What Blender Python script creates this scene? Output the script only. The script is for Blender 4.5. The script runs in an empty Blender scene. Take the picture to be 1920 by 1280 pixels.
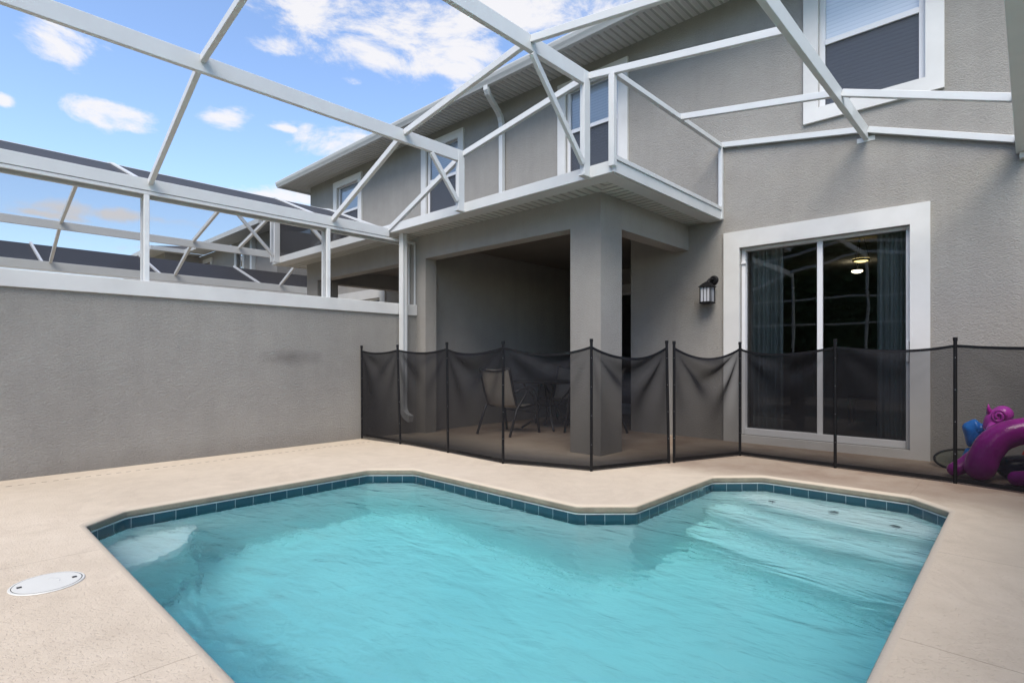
import bpy, bmesh, math, random
from mathutils import Vector, Matrix
R = math.radians
random.seed(7)
SC = bpy.context.scene
COL = SC.collection

# ------------------------------------------------------------------ camera
cam_d = bpy.data.cameras.new("camera")
cam = bpy.data.objects.new("camera", cam_d); COL.objects.link(cam)
cam.location = (0, 0, 1.04)
cam.rotation_euler = (R(90), 0, R(43.27))
cam_d.sensor_width = 36; cam_d.lens = 1035.4 / 1920 * 36
cam_d.shift_y = 34.6 / 1920
cam_d.clip_start = 0.02; cam_d.clip_end = 2000
SC.camera = cam

# ------------------------------------------------------------------ world
SUN_EL, SUN_AZ = 53.0, 150.0      # azimuth clockwise from +Y
w = bpy.data.worlds.new("World"); SC.world = w; w.use_nodes = True
nt = w.node_tree; nt.nodes.clear(); N = nt.nodes; LK = nt.links
def wn(t, **k):
    n = N.new(t)
    for a, b in k.items(): setattr(n, a, b)
    return n
def lk(a, b): LK.new(a, b)
out = wn('ShaderNodeOutputWorld'); bg = wn('ShaderNodeBackground')
sky = wn('ShaderNodeTexSky', sky_type='NISHITA', sun_disc=False)
sky.sun_elevation = R(SUN_EL); sky.sun_rotation = R(SUN_AZ)
sky.air_density = 1.0; sky.dust_density = 0.6; sky.ozone_density = 1.5
tc = wn('ShaderNodeTexCoord'); sep = wn('ShaderNodeSeparateXYZ'); lk(tc.outputs['Generated'], sep.inputs[0])
def wm(op, a, b=None, c=None, clamp=False):
    n = wn('ShaderNodeMath', operation=op); n.use_clamp = clamp
    for i, v in enumerate((a, b, c)):
        if v is None: continue
        if isinstance(v, (int, float)): n.inputs[i].default_value = v
        else: lk(v, n.inputs[i])
    return n.outputs[0]
az = wm('ARCTAN2', sep.outputs[0], sep.outputs[1]); el = wm('ARCSINE', sep.outputs[2])
cmb = wn('ShaderNodeCombineXYZ'); lk(az, cmb.inputs[0]); lk(el, cmb.inputs[1])
nz = wn('ShaderNodeTexNoise'); nz.inputs['Scale'].default_value = 7.5; nz.inputs['Detail'].default_value = 10; nz.inputs['Roughness'].default_value = .66; nz.inputs['Distortion'].default_value = .35
mp0 = wn('ShaderNodeMapping'); mp0.inputs['Scale'].default_value = (1, 2.2, 1); lk(cmb.outputs[0], mp0.inputs[0]); lk(mp0.outputs[0], nz.inputs['Vector'])
CL = [(-1.434,0.424,0.046,0.034,1.2),(-1.382,0.343,0.050,0.020,1.4),(-1.237,0.367,0.040,0.017,1),(-1.500,0.333,0.010,0.008,1),(-1.037,0.361,0.073,0.026,1),
      (-1.149,0.370,0.022,0.006,.7),(-0.946,0.488,0.119,0.022,1),(-0.861,0.482,0.067,0.016,.9),(-1.055,0.537,0.15,0.038,1.05),(-0.927,0.529,0.21,0.058,1.15),
      (-0.717,0.563,0.216,0.034,1.1),(-1.157,0.483,0.042,0.014,.8),(-1.369,0.210,0.13,0.009,.5),(-1.173,0.267,0.13,0.012,.55),(-1.471,0.198,0.06,0.007,.45),(-1.033,0.450,0.018,0.008,.8),
      (-1.2,0.155,0.3,0.02,.6),(-0.2,0.7,0.35,0.06,.9),(0.6,0.5,0.4,0.07,.9),(2.0,0.4,0.5,0.08,.9),(3.0,0.6,0.3,0.08,.9),(-2.2,0.45,0.3,0.06,.9)]
acc = None
for (a, e, ra, re, s) in CL:
    mp = wn('ShaderNodeVectorMath', operation='SUBTRACT'); lk(cmb.outputs[0], mp.inputs[0]); mp.inputs[1].default_value = (a, e, 0)
    ml = wn('ShaderNodeVectorMath', operation='MULTIPLY'); lk(mp.outputs[0], ml.inputs[0]); ml.inputs[1].default_value = (1/ra, 1/re, 0)
    ln = wn('ShaderNodeVectorMath', operation='LENGTH'); lk(ml.outputs[0], ln.inputs[0])
    v = wm('MULTIPLY', wm('SUBTRACT', 1.35, ln.outputs['Value'], clamp=False), s)
    acc = v if acc is None else wm('MAXIMUM', acc, v)
dens = wm('ADD', wm('MINIMUM', acc, 0.85), wm('MULTIPLY', wm('SUBTRACT', nz.outputs['Fac'], 0.52), 3.6))
mr = wn('ShaderNodeMapRange', interpolation_type='SMOOTHSTEP'); lk(dens, mr.inputs[0])
mr.inputs[1].default_value = 0.18; mr.inputs[2].default_value = .98; mr.inputs[3].default_value = 0; mr.inputs[4].default_value = .93
hs = wn('ShaderNodeHueSaturation'); hs.inputs['Hue'].default_value = .504; hs.inputs['Saturation'].default_value = 1.04; hs.inputs['Value'].default_value = 1.26
lk(sky.outputs[0], hs.inputs['Color'])
mixc = wn('ShaderNodeMix', data_type='RGBA'); lk(mr.outputs[0], mixc.inputs[0]); lk(hs.outputs[0], mixc.inputs[6])
mixc.inputs[7].default_value = (4.15, 4.08, 4.15, 1)
lk(mixc.outputs[2], bg.inputs['Color']); bg.inputs['Strength'].default_value = 0.11
lk(bg.outputs[0], out.inputs[0])

# ------------------------------------------------------------------ sun
sd = bpy.data.lights.new("sun", 'SUN'); sd.energy = 2.15; sd.angle = R(38); sd.color = (1, .91, .80)
so = bpy.data.objects.new("sun", sd); COL.objects.link(so)
sdir = Vector((math.cos(R(SUN_EL)) * math.sin(R(SUN_AZ)), math.cos(R(SUN_EL)) * math.cos(R(SUN_AZ)), math.sin(R(SUN_EL))))
so.rotation_euler = sdir.to_track_quat('Z', 'Y').to_euler()
so.location = (0, 0, 20)

vs = SC.view_settings
vs.view_transform = 'Standard'; vs.look = 'None'; vs.exposure = 1.08; vs.gamma = 1
SC.cycles.use_denoising = True
SC.cycles.max_bounces = 14; SC.cycles.transparent_max_bounces = 40; SC.cycles.transmission_bounces = 12; SC.cycles.diffuse_bounces = 3
SC.cycles.sample_clamp_indirect = 6.0

# ------------------------------------------------------------------ materials
def nodes(name):
    m = bpy.data.materials.new(name); m.use_nodes = True
    t = m.node_tree; b = t.nodes.get('Principled BSDF'); o = t.nodes.get('Material Output')
    return m, t, b, o
def mth(t, op, a, b=None, clamp=False):
    n = t.nodes.new('ShaderNodeMath'); n.operation = op; n.use_clamp = clamp
    for i, v in enumerate((a, b)):
        if v is None: continue
        if isinstance(v, (int, float)): n.inputs[i].default_value = v
        else: t.links.new(v, n.inputs[i])
    return n.outputs[0]
def noise(t, vec, scale, detail=3, rough=.55, dist=0):
    n = t.nodes.new('ShaderNodeTexNoise'); n.inputs['Scale'].default_value = scale; n.inputs['Detail'].default_value = detail
    n.inputs['Roughness'].default_value = rough; n.inputs['Distortion'].default_value = dist
    t.links.new(vec, n.inputs['Vector']); return n.outputs['Fac']
def gpos(t): return t.nodes.new('ShaderNodeNewGeometry').outputs['Position']
def ramp(t, fac, stops):
    r = t.nodes.new('ShaderNodeValToRGB'); t.links.new(fac, r.inputs[0])
    cr = r.color_ramp
    while len(cr.elements) > 1: cr.elements.remove(cr.elements[-1])
    cr.elements[0].position = stops[0][0]; cr.elements[0].color = (*stops[0][1], 1)
    for p, c in stops[1:]:
        e = cr.elements.new(p); e.color = (*c, 1)
    return r.outputs[0]
def mixcol(t, fac, a, b):
    n = t.nodes.new('ShaderNodeMix'); n.data_type = 'RGBA'
    for i, v in ((0, fac), (6, a), (7, b)):
        if isinstance(v, (int, float)): n.inputs[i].default_value = v
        elif isinstance(v, tuple): n.inputs[i].default_value = (*v, 1)
        else: t.links.new(v, n.inputs[i])
    return n.outputs[2]
def bump(t, b, h, strength, dist, prev=None):
    n = t.nodes.new('ShaderNodeBump'); n.inputs['Strength'].default_value = strength; n.inputs['Distance'].default_value = dist
    t.links.new(h, n.inputs['Height'])
    if prev is not None: t.links.new(prev, n.inputs['Normal'])
    t.links.new(n.outputs[0], b.inputs['Normal']); return n.outputs[0]
def plain(name, col, rough=.6, var=.06, scale=3, metal=0, bmp=0, bscale=60, spec=.5):
    m, t, b, o = nodes(name); p = gpos(t)
    f = noise(t, p, scale, 4)
    c = ramp(t, f, [(.3, tuple(x * (1 - var) for x in col)), (.7, tuple(min(1, x * (1 + var)) for x in col))])
    t.links.new(c, b.inputs['Base Color']); b.inputs['Roughness'].default_value = rough; b.inputs['Metallic'].default_value = metal
    b.inputs['Specular IOR Level'].default_value = spec
    if bmp: bump(t, b, noise(t, p, bscale, 3), bmp, .003)
    return m
def stucco(name, col, strength=.55):
    m, t, b, o = nodes(name); p = gpos(t)
    big = noise(t, p, .7, 4, .6); mid = noise(t, p, 5, 3)
    c = ramp(t, mth(t, 'ADD', mth(t, 'MULTIPLY', big, .7), mth(t, 'MULTIPLY', mid, .3)),
             [(.32, tuple(x * .88 for x in col)), (.68, tuple(x * 1.08 for x in col))])
    b.inputs['Roughness'].default_value = .85; b.inputs['Specular IOR Level'].default_value = .25
    mp = t.nodes.new('ShaderNodeMapping'); t.links.new(p, mp.inputs[0]); mp.inputs['Scale'].default_value = (1, 1, 1.5)
    h1 = noise(t, mp.outputs[0], 66, 4, .68, 0)
    h1c = ramp(t, h1, [(.34, (0, 0, 0)), (.62, (1, 1, 1))])
    # pit shading painted as fine mottling of the sprayed coat, and broad faint rain streaks
    st_m = t.nodes.new('ShaderNodeMapping'); t.links.new(p, st_m.inputs[0]); st_m.inputs['Scale'].default_value = (2.2, 2.2, .22)
    sk_ = ramp(t, noise(t, st_m.outputs[0], 2.0, 4, .65), [(.45, (0, 0, 0)), (.75, (1, 1, 1))])
    c = mixcol(t, mth(t, 'MULTIPLY', sk_, .22), c, tuple(x * .62 for x in col))
    spk = mth(t, 'SUBTRACT', 1.0, h1c)
    c = mixcol(t, mth(t, 'MULTIPLY', spk, .16), c, tuple(x * .45 for x in col))
    t.links.new(c, b.inputs['Base Color'])
    n1 = bump(t, b, h1c, strength, .010)
    n2 = bump(t, b, noise(t, p, 170, 2), strength * .5, .003, n1)
    return m
M = {}
M['stucco'] = stucco('grey_stucco', (.348, .335, .308))
M['stucco_low'] = stucco('grey_stucco_fence_wall', (.385, .370, .338), .8)
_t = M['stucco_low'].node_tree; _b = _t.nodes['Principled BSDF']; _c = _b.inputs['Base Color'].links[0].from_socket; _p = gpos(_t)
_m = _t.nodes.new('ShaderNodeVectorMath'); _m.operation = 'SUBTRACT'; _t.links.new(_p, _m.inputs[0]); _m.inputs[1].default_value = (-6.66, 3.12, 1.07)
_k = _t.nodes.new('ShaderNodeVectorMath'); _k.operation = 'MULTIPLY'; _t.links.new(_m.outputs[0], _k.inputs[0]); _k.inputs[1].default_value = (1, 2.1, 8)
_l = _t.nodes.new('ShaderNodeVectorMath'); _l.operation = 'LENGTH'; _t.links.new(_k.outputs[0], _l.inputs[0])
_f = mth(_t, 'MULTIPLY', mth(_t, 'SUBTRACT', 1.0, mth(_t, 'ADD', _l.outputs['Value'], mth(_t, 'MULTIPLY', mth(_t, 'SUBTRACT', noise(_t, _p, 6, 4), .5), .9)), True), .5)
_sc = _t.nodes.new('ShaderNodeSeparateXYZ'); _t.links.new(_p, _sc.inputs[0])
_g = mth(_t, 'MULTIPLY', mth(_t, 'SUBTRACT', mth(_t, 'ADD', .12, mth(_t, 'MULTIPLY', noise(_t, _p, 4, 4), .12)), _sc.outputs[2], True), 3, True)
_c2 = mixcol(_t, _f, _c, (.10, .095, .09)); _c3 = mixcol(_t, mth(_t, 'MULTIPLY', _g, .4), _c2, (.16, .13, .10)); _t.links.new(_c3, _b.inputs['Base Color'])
M['ceiling'] = plain('shade_painted_ceiling', (.13, .12, .105), .8, .08, 2)  # shade of the patio recess painted into the ceiling colour
M['trim'] = plain('white_painted_trim', (.62, .62, .60), .5, .09, 1.7, bmp=.15, bscale=90)
M['alu'] = plain('white_aluminium', (.58, .60, .60), .38, .03, 5)
M['alu_old'] = plain('weathered_white_aluminium', (.66, .68, .68), .45, .06, 7)
M['vinyl'] = plain('white_vinyl_frame', (.70, .71, .72), .4, .02, 4)
M['gutter'] = plain('pale_grey_gutter', (.52, .53, .52), .4, .04, 4)
M['black'] = plain('black_powder_coat', (.006, .006, .007), .5, .2, 20, spec=.3)
M['bronze'] = plain('dark_bronze_frame', (.022, .023, .026), .4, .15, 20)
M['table'] = plain('dark_table_top', (.03, .03, .034), .25, .15, 8)
M['darkroom'] = plain('room_wall', (.46, .44, .41), .9, .05, 2)
M['roomfloor'] = plain('room_floor', (.30, .26, .22), .5, .15, 4)
M['wood'] = plain('dark_wood', (.06, .035, .022), .4, .2, 6)
M['shingle'] = plain('dark_shingles', (.07, .07, .072), .95, .3, 14, bmp=.8, bscale=40)
M['white_plastic'] = plain('white_plastic', (.62, .62, .575), .45, .02, 6)
M['slot'] = plain('dark_slot', (.02, .02, .02), .8, .1, 6)
M['screw'] = plain('steel_rivet', (.7, .7, .7), .3, .05, 6, metal=.9)

# soffit: ridged vinyl panels; ridges run along Y ('y') or X ('x')
def soffit(name, axis, col=(.50, .51, .47)):
    m, t, b, o = nodes(name); p = gpos(t)
    s = t.nodes.new('ShaderNodeSeparateXYZ'); t.links.new(p, s.inputs[0])
    u = s.outputs[0] if axis == 'y' else s.outputs[1]
    v = s.outputs[1] if axis == 'y' else s.outputs[0]
    fr = mth(t, 'FRACT', mth(t, 'MULTIPLY', u, 1 / .105))
    groove = mth(t, 'LESS_THAN', fr, .30)
    tri = mth(t, 'ABSOLUTE', mth(t, 'SUBTRACT', fr, .5))
    # rows of small vent holes
    a = mth(t, 'LESS_THAN', mth(t, 'FRACT', mth(t, 'MULTIPLY', u, 66)), .45)
    bb = mth(t, 'LESS_THAN', mth(t, 'FRACT', mth(t, 'MULTIPLY', v, 60)), .4)
    hole = mth(t, 'MULTIPLY', mth(t, 'MULTIPLY', a, bb), mth(t, 'GREATER_THAN', fr, .5))
    dark = mth(t, 'MAXIMUM', mth(t, 'MULTIPLY', groove, .6), mth(t, 'MULTIPLY', hole, .5))
    c = mixcol(t, dark, col, tuple(x * .35 for x in col))
    t.links.new(c, b.inputs['Base Color']); b.inputs['Roughness'].default_value = .5
    bump(t, b, tri, 1.0, .06)
    return m
M['soffit_y'] = soffit('vinyl_soffit', 'y')
M['soffit_x'] = soffit('vinyl_soffit_side', 'x')
M['soffit_up'] = soffit('vinyl_soffit_upper', 'y', (.62, .62, .59))

def screen(name, c, col, transl=0.0):
    """woven mesh: coverage grows towards grazing angles, as a real weave does"""
    m, t, b, o = nodes(name)
    g = t.nodes.new('ShaderNodeNewGeometry')
    d = t.nodes.new('ShaderNodeVectorMath'); d.operation = 'DOT_PRODUCT'
    t.links.new(g.outputs['Incoming'], d.inputs[0]); t.links.new(g.outputs['Normal'], d.inputs[1])
    cs = mth(t, 'MAXIMUM', mth(t, 'ABSOLUTE', d.outputs['Value']), .06)
    fac = mth(t, 'SUBTRACT', 1.0, mth(t, 'POWER', 1 - c, mth(t, 'DIVIDE', 1.0, cs)))
    b.inputs['Base Color'].default_value = (*col, 1); b.inputs['Roughness'].default_value = .6; b.inputs['Specular IOR Level'].default_value = .12
    tr = t.nodes.new('ShaderNodeBsdfTransparent'); mx = t.nodes.new('ShaderNodeMixShader')
    t.links.new(fac, mx.inputs[0]); t.links.new(tr.outputs[0], mx.inputs[1]); t.links.new(b.outputs[0], mx.inputs[2])
    t.links.new(mx.outputs[0], o.inputs[0]); return m
M['roof_screen'] = screen('charcoal_roof_screen', .17, (.035, .035, .038))
M['far_screen'] = screen('dense_roof_screen', .62, (.035, .035, .038))
M['wall_screen'] = screen('fine_wall_screen', .07, (.05, .05, .055))
M['dark_screen'] = screen('dark_gable_screen', .62, (.03, .03, .033))
M['insect_screen'] = screen('grey_insect_screen', .55, (.085, .088, .10))
M['pool_mesh'] = screen('black_pool_fence_mesh', .63, (.012, .012, .014))

def thin_glass(name, tint=(.75, .8, .8), wav=.0, ior=1.5):
    m, t, b, o = nodes(name)
    tr = t.nodes.new('ShaderNodeBsdfTransparent'); tr.inputs[0].default_value = (*tint, 1)
    gl = t.nodes.new('ShaderNodeBsdfGlossy'); gl.inputs['Roughness'].default_value = .01
    fr = t.nodes.new('ShaderNodeFresnel'); fr.inputs[0].default_value = ior
    f2 = mth(t, 'MULTIPLY', fr.outputs[0], 2.3, True)
    if wav:
        n = t.nodes.new('ShaderNodeBump'); n.inputs['Strength'].default_value = 1; n.inputs['Distance'].default_value = wav
        t.links.new(noise(t, gpos(t), 1.7, 1), n.inputs['Height']); t.links.new(n.outputs[0], gl.inputs['Normal'])
    mx = t.nodes.new('ShaderNodeMixShader'); t.links.new(f2, mx.inputs[0]); t.links.new(tr.outputs[0], mx.inputs[1]); t.links.new(gl.outputs[0], mx.inputs[2])
    t.links.new(mx.outputs[0], o.inputs[0]); return m
M['door_glass'] = thin_glass('tinted_door_glass', (.68, .71, .70), .0018, 1.5)
M['win_glass'] = thin_glass('window_glass', (.90, .92, .94), .0015, 1.5)

# blinds behind the upper windows
m, t, b, o = nodes('white_blinds'); s = t.nodes.new('ShaderNodeSeparateXYZ'); t.links.new(gpos(t), s.inputs[0])
fr = mth(t, 'FRACT', mth(t, 'MULTIPLY', s.outputs[2], 22))
t.links.new(ramp(t, fr, [(0, (.66, .70, .73)), (.25, (.80, .83, .85)), (.9, (.84, .87, .89)), (1, (.66, .70, .73))]), b.inputs['Base Color'])
M['blinds'] = m

# sheer curtain
m, t, b, o = nodes('sheer_curtain')
b.inputs['Base Color'].default_value = (.72, .75, .72, 1); b.inputs['Roughness'].default_value = .9
tr = t.nodes.new('ShaderNodeBsdfTransparent'); mx = t.nodes.new('ShaderNodeMixShader'); mx.inputs[0].default_value = .78
t.links.new(tr.outputs[0], mx.inputs[1]); t.links.new(b.outputs[0], mx.inputs[2]); t.links.new(mx.outputs[0], o.inputs[0])
M['curtain'] = m

# pool deck: tan textured acrylic coating
m, t, b, o = nodes('tan_knockdown_deck'); p = gpos(t)
s = t.nodes.new('ShaderNodeSeparateXYZ'); t.links.new(p, s.inputs[0]); X, Y = s.outputs[0], s.outputs[1]
big = noise(t, p, .55, 5, .6); mid = noise(t, p, 7, 4, .6)
c = ramp(t, mth(t, 'ADD', mth(t, 'MULTIPLY', big, .65), mth(t, 'MULTIPLY', mid, .35)), [(.33, (.485, .41, .315)), (.5, (.55, .468, .362)), (.7, (.61, .525, .415))])
pit = noise(t, p, 75, 3, .5, .6); pitm = ramp(t, pit, [(.30, (1, 1, 1)), (.36, (0, 0, 0))])
c = mixcol(t, mth(t, 'MULTIPLY', pitm, .22), c, (.30, .23, .18))
wm_ = ramp(t, noise(t, p, 1.3, 6, .7, 1.2), [(.50, (0, 0, 0)), (.56, (1, 1, 1)), (.60, (0, 0, 0))])
c = mixcol(t, mth(t, 'MULTIPLY', wm_, .16), c, (.36, .29, .22))
def band(u, u0, hw): return mth(t, 'LESS_THAN', mth(t, 'ABSOLUTE', mth(t, 'SUBTRACT', u, u0)), hw)
j = None
wob = mth(t, 'MULTIPLY', mth(t, 'SUBTRACT', noise(t, p, 3, 3), .5), .03)
Xw_, Yw_ = mth(t, 'ADD', X, wob), mth(t, 'ADD', Y, wob)
for (u, u0, v, lo, hi) in ((Xw_, -3.735, Y, -9, 1.0), (Xw_, -2.15, Y, -9, 1.0), (Yw_, 3.77, X, -.7, 3), (Yw_, 2.5, X, -.7, 3), (Xw_, -.69, Y, 5.0, 7.2)):
    g = mth(t, 'MULTIPLY', band(u, u0, .003), mth(t, 'MULTIPLY', mth(t, 'GREATER_THAN', v, lo), mth(t, 'LESS_THAN', v, hi)))
    j = g if j is None else mth(t, 'MAXIMUM', j, g)
dots = mth(t, 'MULTIPLY', band(X, -6.27, .011), mth(t, 'MULTIPLY', mth(t, 'LESS_THAN', mth(t, 'FRACT', mth(t, 'MULTIPLY', Y, 13)), .5), mth(t, 'LESS_THAN', Y, 4.0)))
c = mixcol(t, mth(t, 'MULTIPLY', j, .45), c, (.22, .17, .13))
c = mixcol(t, mth(t, 'MULTIPLY', dots, .9), c, (.09, .07, .055))
# dirt where the pavement meets the covered area, then patio shade painted over it
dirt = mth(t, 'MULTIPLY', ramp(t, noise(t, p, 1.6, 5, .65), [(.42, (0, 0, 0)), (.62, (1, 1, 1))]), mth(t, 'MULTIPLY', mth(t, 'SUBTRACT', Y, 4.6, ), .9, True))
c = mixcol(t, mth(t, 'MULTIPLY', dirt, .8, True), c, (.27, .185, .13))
patio_shade = mth(t, 'MULTIPLY', mth(t, 'SUBTRACT', mth(t, 'ADD', Y, mth(t, 'MULTIPLY', big, .5)), 5.1), 2.2, True)
c = mixcol(t, mth(t, 'MULTIPLY', patio_shade, .6), c, (.22, .16, .12))
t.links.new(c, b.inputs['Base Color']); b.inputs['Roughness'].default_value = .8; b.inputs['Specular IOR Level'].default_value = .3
h = mth(t, 'SUBTRACT', ramp(t, pit, [(.3, (0, 0, 0)), (.48, (1, 1, 1))]), j)
n1 = bump(t, b, h, .55, .004); bump(t, b, noise(t, p, 160, 2), .35, .0015, n1)
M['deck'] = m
# coping face: same coating, rounded lip darkened grey-green by splash stain and painted-in shade
m, t, b, o = nodes('coping_lip'); p = gpos(t)
c = ramp(t, noise(t, p, 9, 4, .6), [(.3, (.135, .130, .098)), (.7, (.21, .20, .15))])
s = t.nodes.new('ShaderNodeSeparateXYZ'); t.links.new(p, s.inputs[0])
zf = mth(t, 'MULTIPLY', mth(t, 'ADD', s.outputs[2], .020), 110, True)
c = mixcol(t, zf, c, (.52, .445, .345))
t.links.new(c, b.inputs['Base Color']); b.inputs['Roughness'].default_value = .8
bump(t, b, noise(t, p, 60, 4), .7, .004)
M['lip'] = m
# water-line tile
m, t, b, o = nodes('teal_waterline_tile')
uv = t.nodes.new('ShaderNodeUVMap')
br = t.nodes.new('ShaderNodeTexBrick'); br.offset = 0; br.inputs['Scale'].default_value = 1
br.inputs['Brick Width'].default_value = .14; br.inputs['Row Height'].default_value = .15; br.inputs['Mortar Size'].default_value = .0022
br.inputs['Color1'].default_value = (.010, .045, .066, 1); br.inputs['Color2'].default_value = (.018, .068, .088, 1); br.inputs['Mortar'].default_value = (.26, .34, .37, 1)
t.links.new(uv.outputs[0], br.inputs['Vector'])
c = mixcol(t, mth(t, 'MULTIPLY', noise(t, gpos(t), 55, 4, .7), .75), br.outputs[0], (.012, .055, .085))
c = mixcol(t, br.outputs['Fac'], c, (.26, .34, .37))
t.links.new(c, b.inputs['Base Color']); b.inputs['Roughness'].default_value = .15
M['tile'] = m
M['grout'] = plain('white_grout', (.50, .55, .55), .6, .08, 20)
# plaster
m, t, b, o = nodes('pale_blue_pool_plaster'); p = gpos(t)
c = ramp(t, noise(t, p, 2.2, 5, .6), [(.3, (.66, .78, .78)), (.7, (.75, .86, .85))])
t.links.new(c, b.inputs['Base Color']); b.inputs['Roughness'].default_value = .7
M['plaster'] = m
M['jet'] = plain('dark_jet_fitting', (.05, .08, .09), .5, .1, 20)
# water
m, t, b, o = nodes('clear_turquoise_water'); t.nodes.remove(b); p = gpos(t)
mp = t.nodes.new('ShaderNodeMapping'); mp.inputs['Rotation'].default_value = (0, 0, R(-43)); mp.inputs['Scale'].default_value = (1, 2.1, 1); t.links.new(p, mp.inputs[0])
h1 = noise(t, mp.outputs[0], 1.9, 2, .5, .7); h2 = noise(t, mp.outputs[0], 10, 3, .55, .5)
hh = mth(t, 'ADD', h1, mth(t, 'MULTIPLY', h2, .22))
bp = t.nodes.new('ShaderNodeBump'); bp.inputs['Strength'].default_value = 1; bp.inputs['Distance'].default_value = .03; t.links.new(hh, bp.inputs['Height'])
gs = t.nodes.new('ShaderNodeBsdfRefraction'); gs.inputs['IOR'].default_value = 1.33; gs.inputs['Roughness'].default_value = 0.0
gg = t.nodes.new('ShaderNodeBsdfGlossy'); gg.inputs['Roughness'].default_value = .02
fr = t.nodes.new('ShaderNodeFresnel'); fr.inputs[0].default_value = 1.33
for x in (gs, gg, fr): t.links.new(bp.outputs[0], x.inputs['Normal'])
mx = t.nodes.new('ShaderNodeMixShader'); t.links.new(fr.outputs[0], mx.inputs[0]); t.links.new(gs.outputs[0], mx.inputs[1]); t.links.new(gg.outputs[0], mx.inputs[2])
t.links.new(mx.outputs[0], o.inputs[0])
va = t.nodes.new('ShaderNodeVolumeAbsorption'); va.inputs['Color'].default_value = (.24, .90, .95, 1); va.inputs['Density'].default_value = .49
t.links.new(va.outputs[0], o.inputs['Volume'])
M['water'] = m
# glossy inflatable vinyl
def vinyl(name, col, tr=.3):
    m, t, b, o = nodes(name)
    c = ramp(t, noise(t, gpos(t), 5, 3), [(.3, tuple(x * .8 for x in col)), (.7, tuple(min(1, x * 1.15) for x in col))])
    t.links.new(c, b.inputs['Base Color']); b.inputs['Roughness'].default_value = .22; b.inputs['Coat Weight'].default_value = .35
    bump(t, b, noise(t, gpos(t), 11, 4, .65), .6, .012)
    return m
M['purple'] = vinyl('purple_vinyl', (.62, .02, .50)); M['pink'] = vinyl('pink_purple_vinyl', (.66, .07, .60))
M['blue'] = vinyl('blue_vinyl', (.02, .22, .75)); M['red'] = vinyl('red_vinyl', (.70, .03, .02))
M['navy'] = vinyl('navy_vinyl', (.012, .016, .07))
M['sling'] = plain('tan_sling_fabric', (.36, .33, .28), .85, .06, 30, bmp=.3, bscale=300)
M['hoopnet'] = screen('hoop_netting', .45, (.10, .11, .08))
M['grass'] = plain('lawn', (.07, .13, .03), .95, .35, 1.4, bmp=.8, bscale=30)
M['leaf'] = plain('hedge_leaf', (.055, .095, .035), .7, .4, 1.1)
def emit(name, col, s):
    m, t, b, o = nodes(name); b.inputs['Base Color'].default_value = (*col, 1)
    b.inputs['Emission Color'].default_value = (*col, 1); b.inputs['Emission Strength'].default_value = s; return m
M['lampglow'] = emit('warm_lit_lamp_glass', (1, .74, .30), 1.6); M['bulb'] = emit('warm_bulb', (1, .85, .6), 3.5)
M['frost'] = plain('frosted_lantern_glass', (.50, .52, .56), .35, .03, 10)

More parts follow.
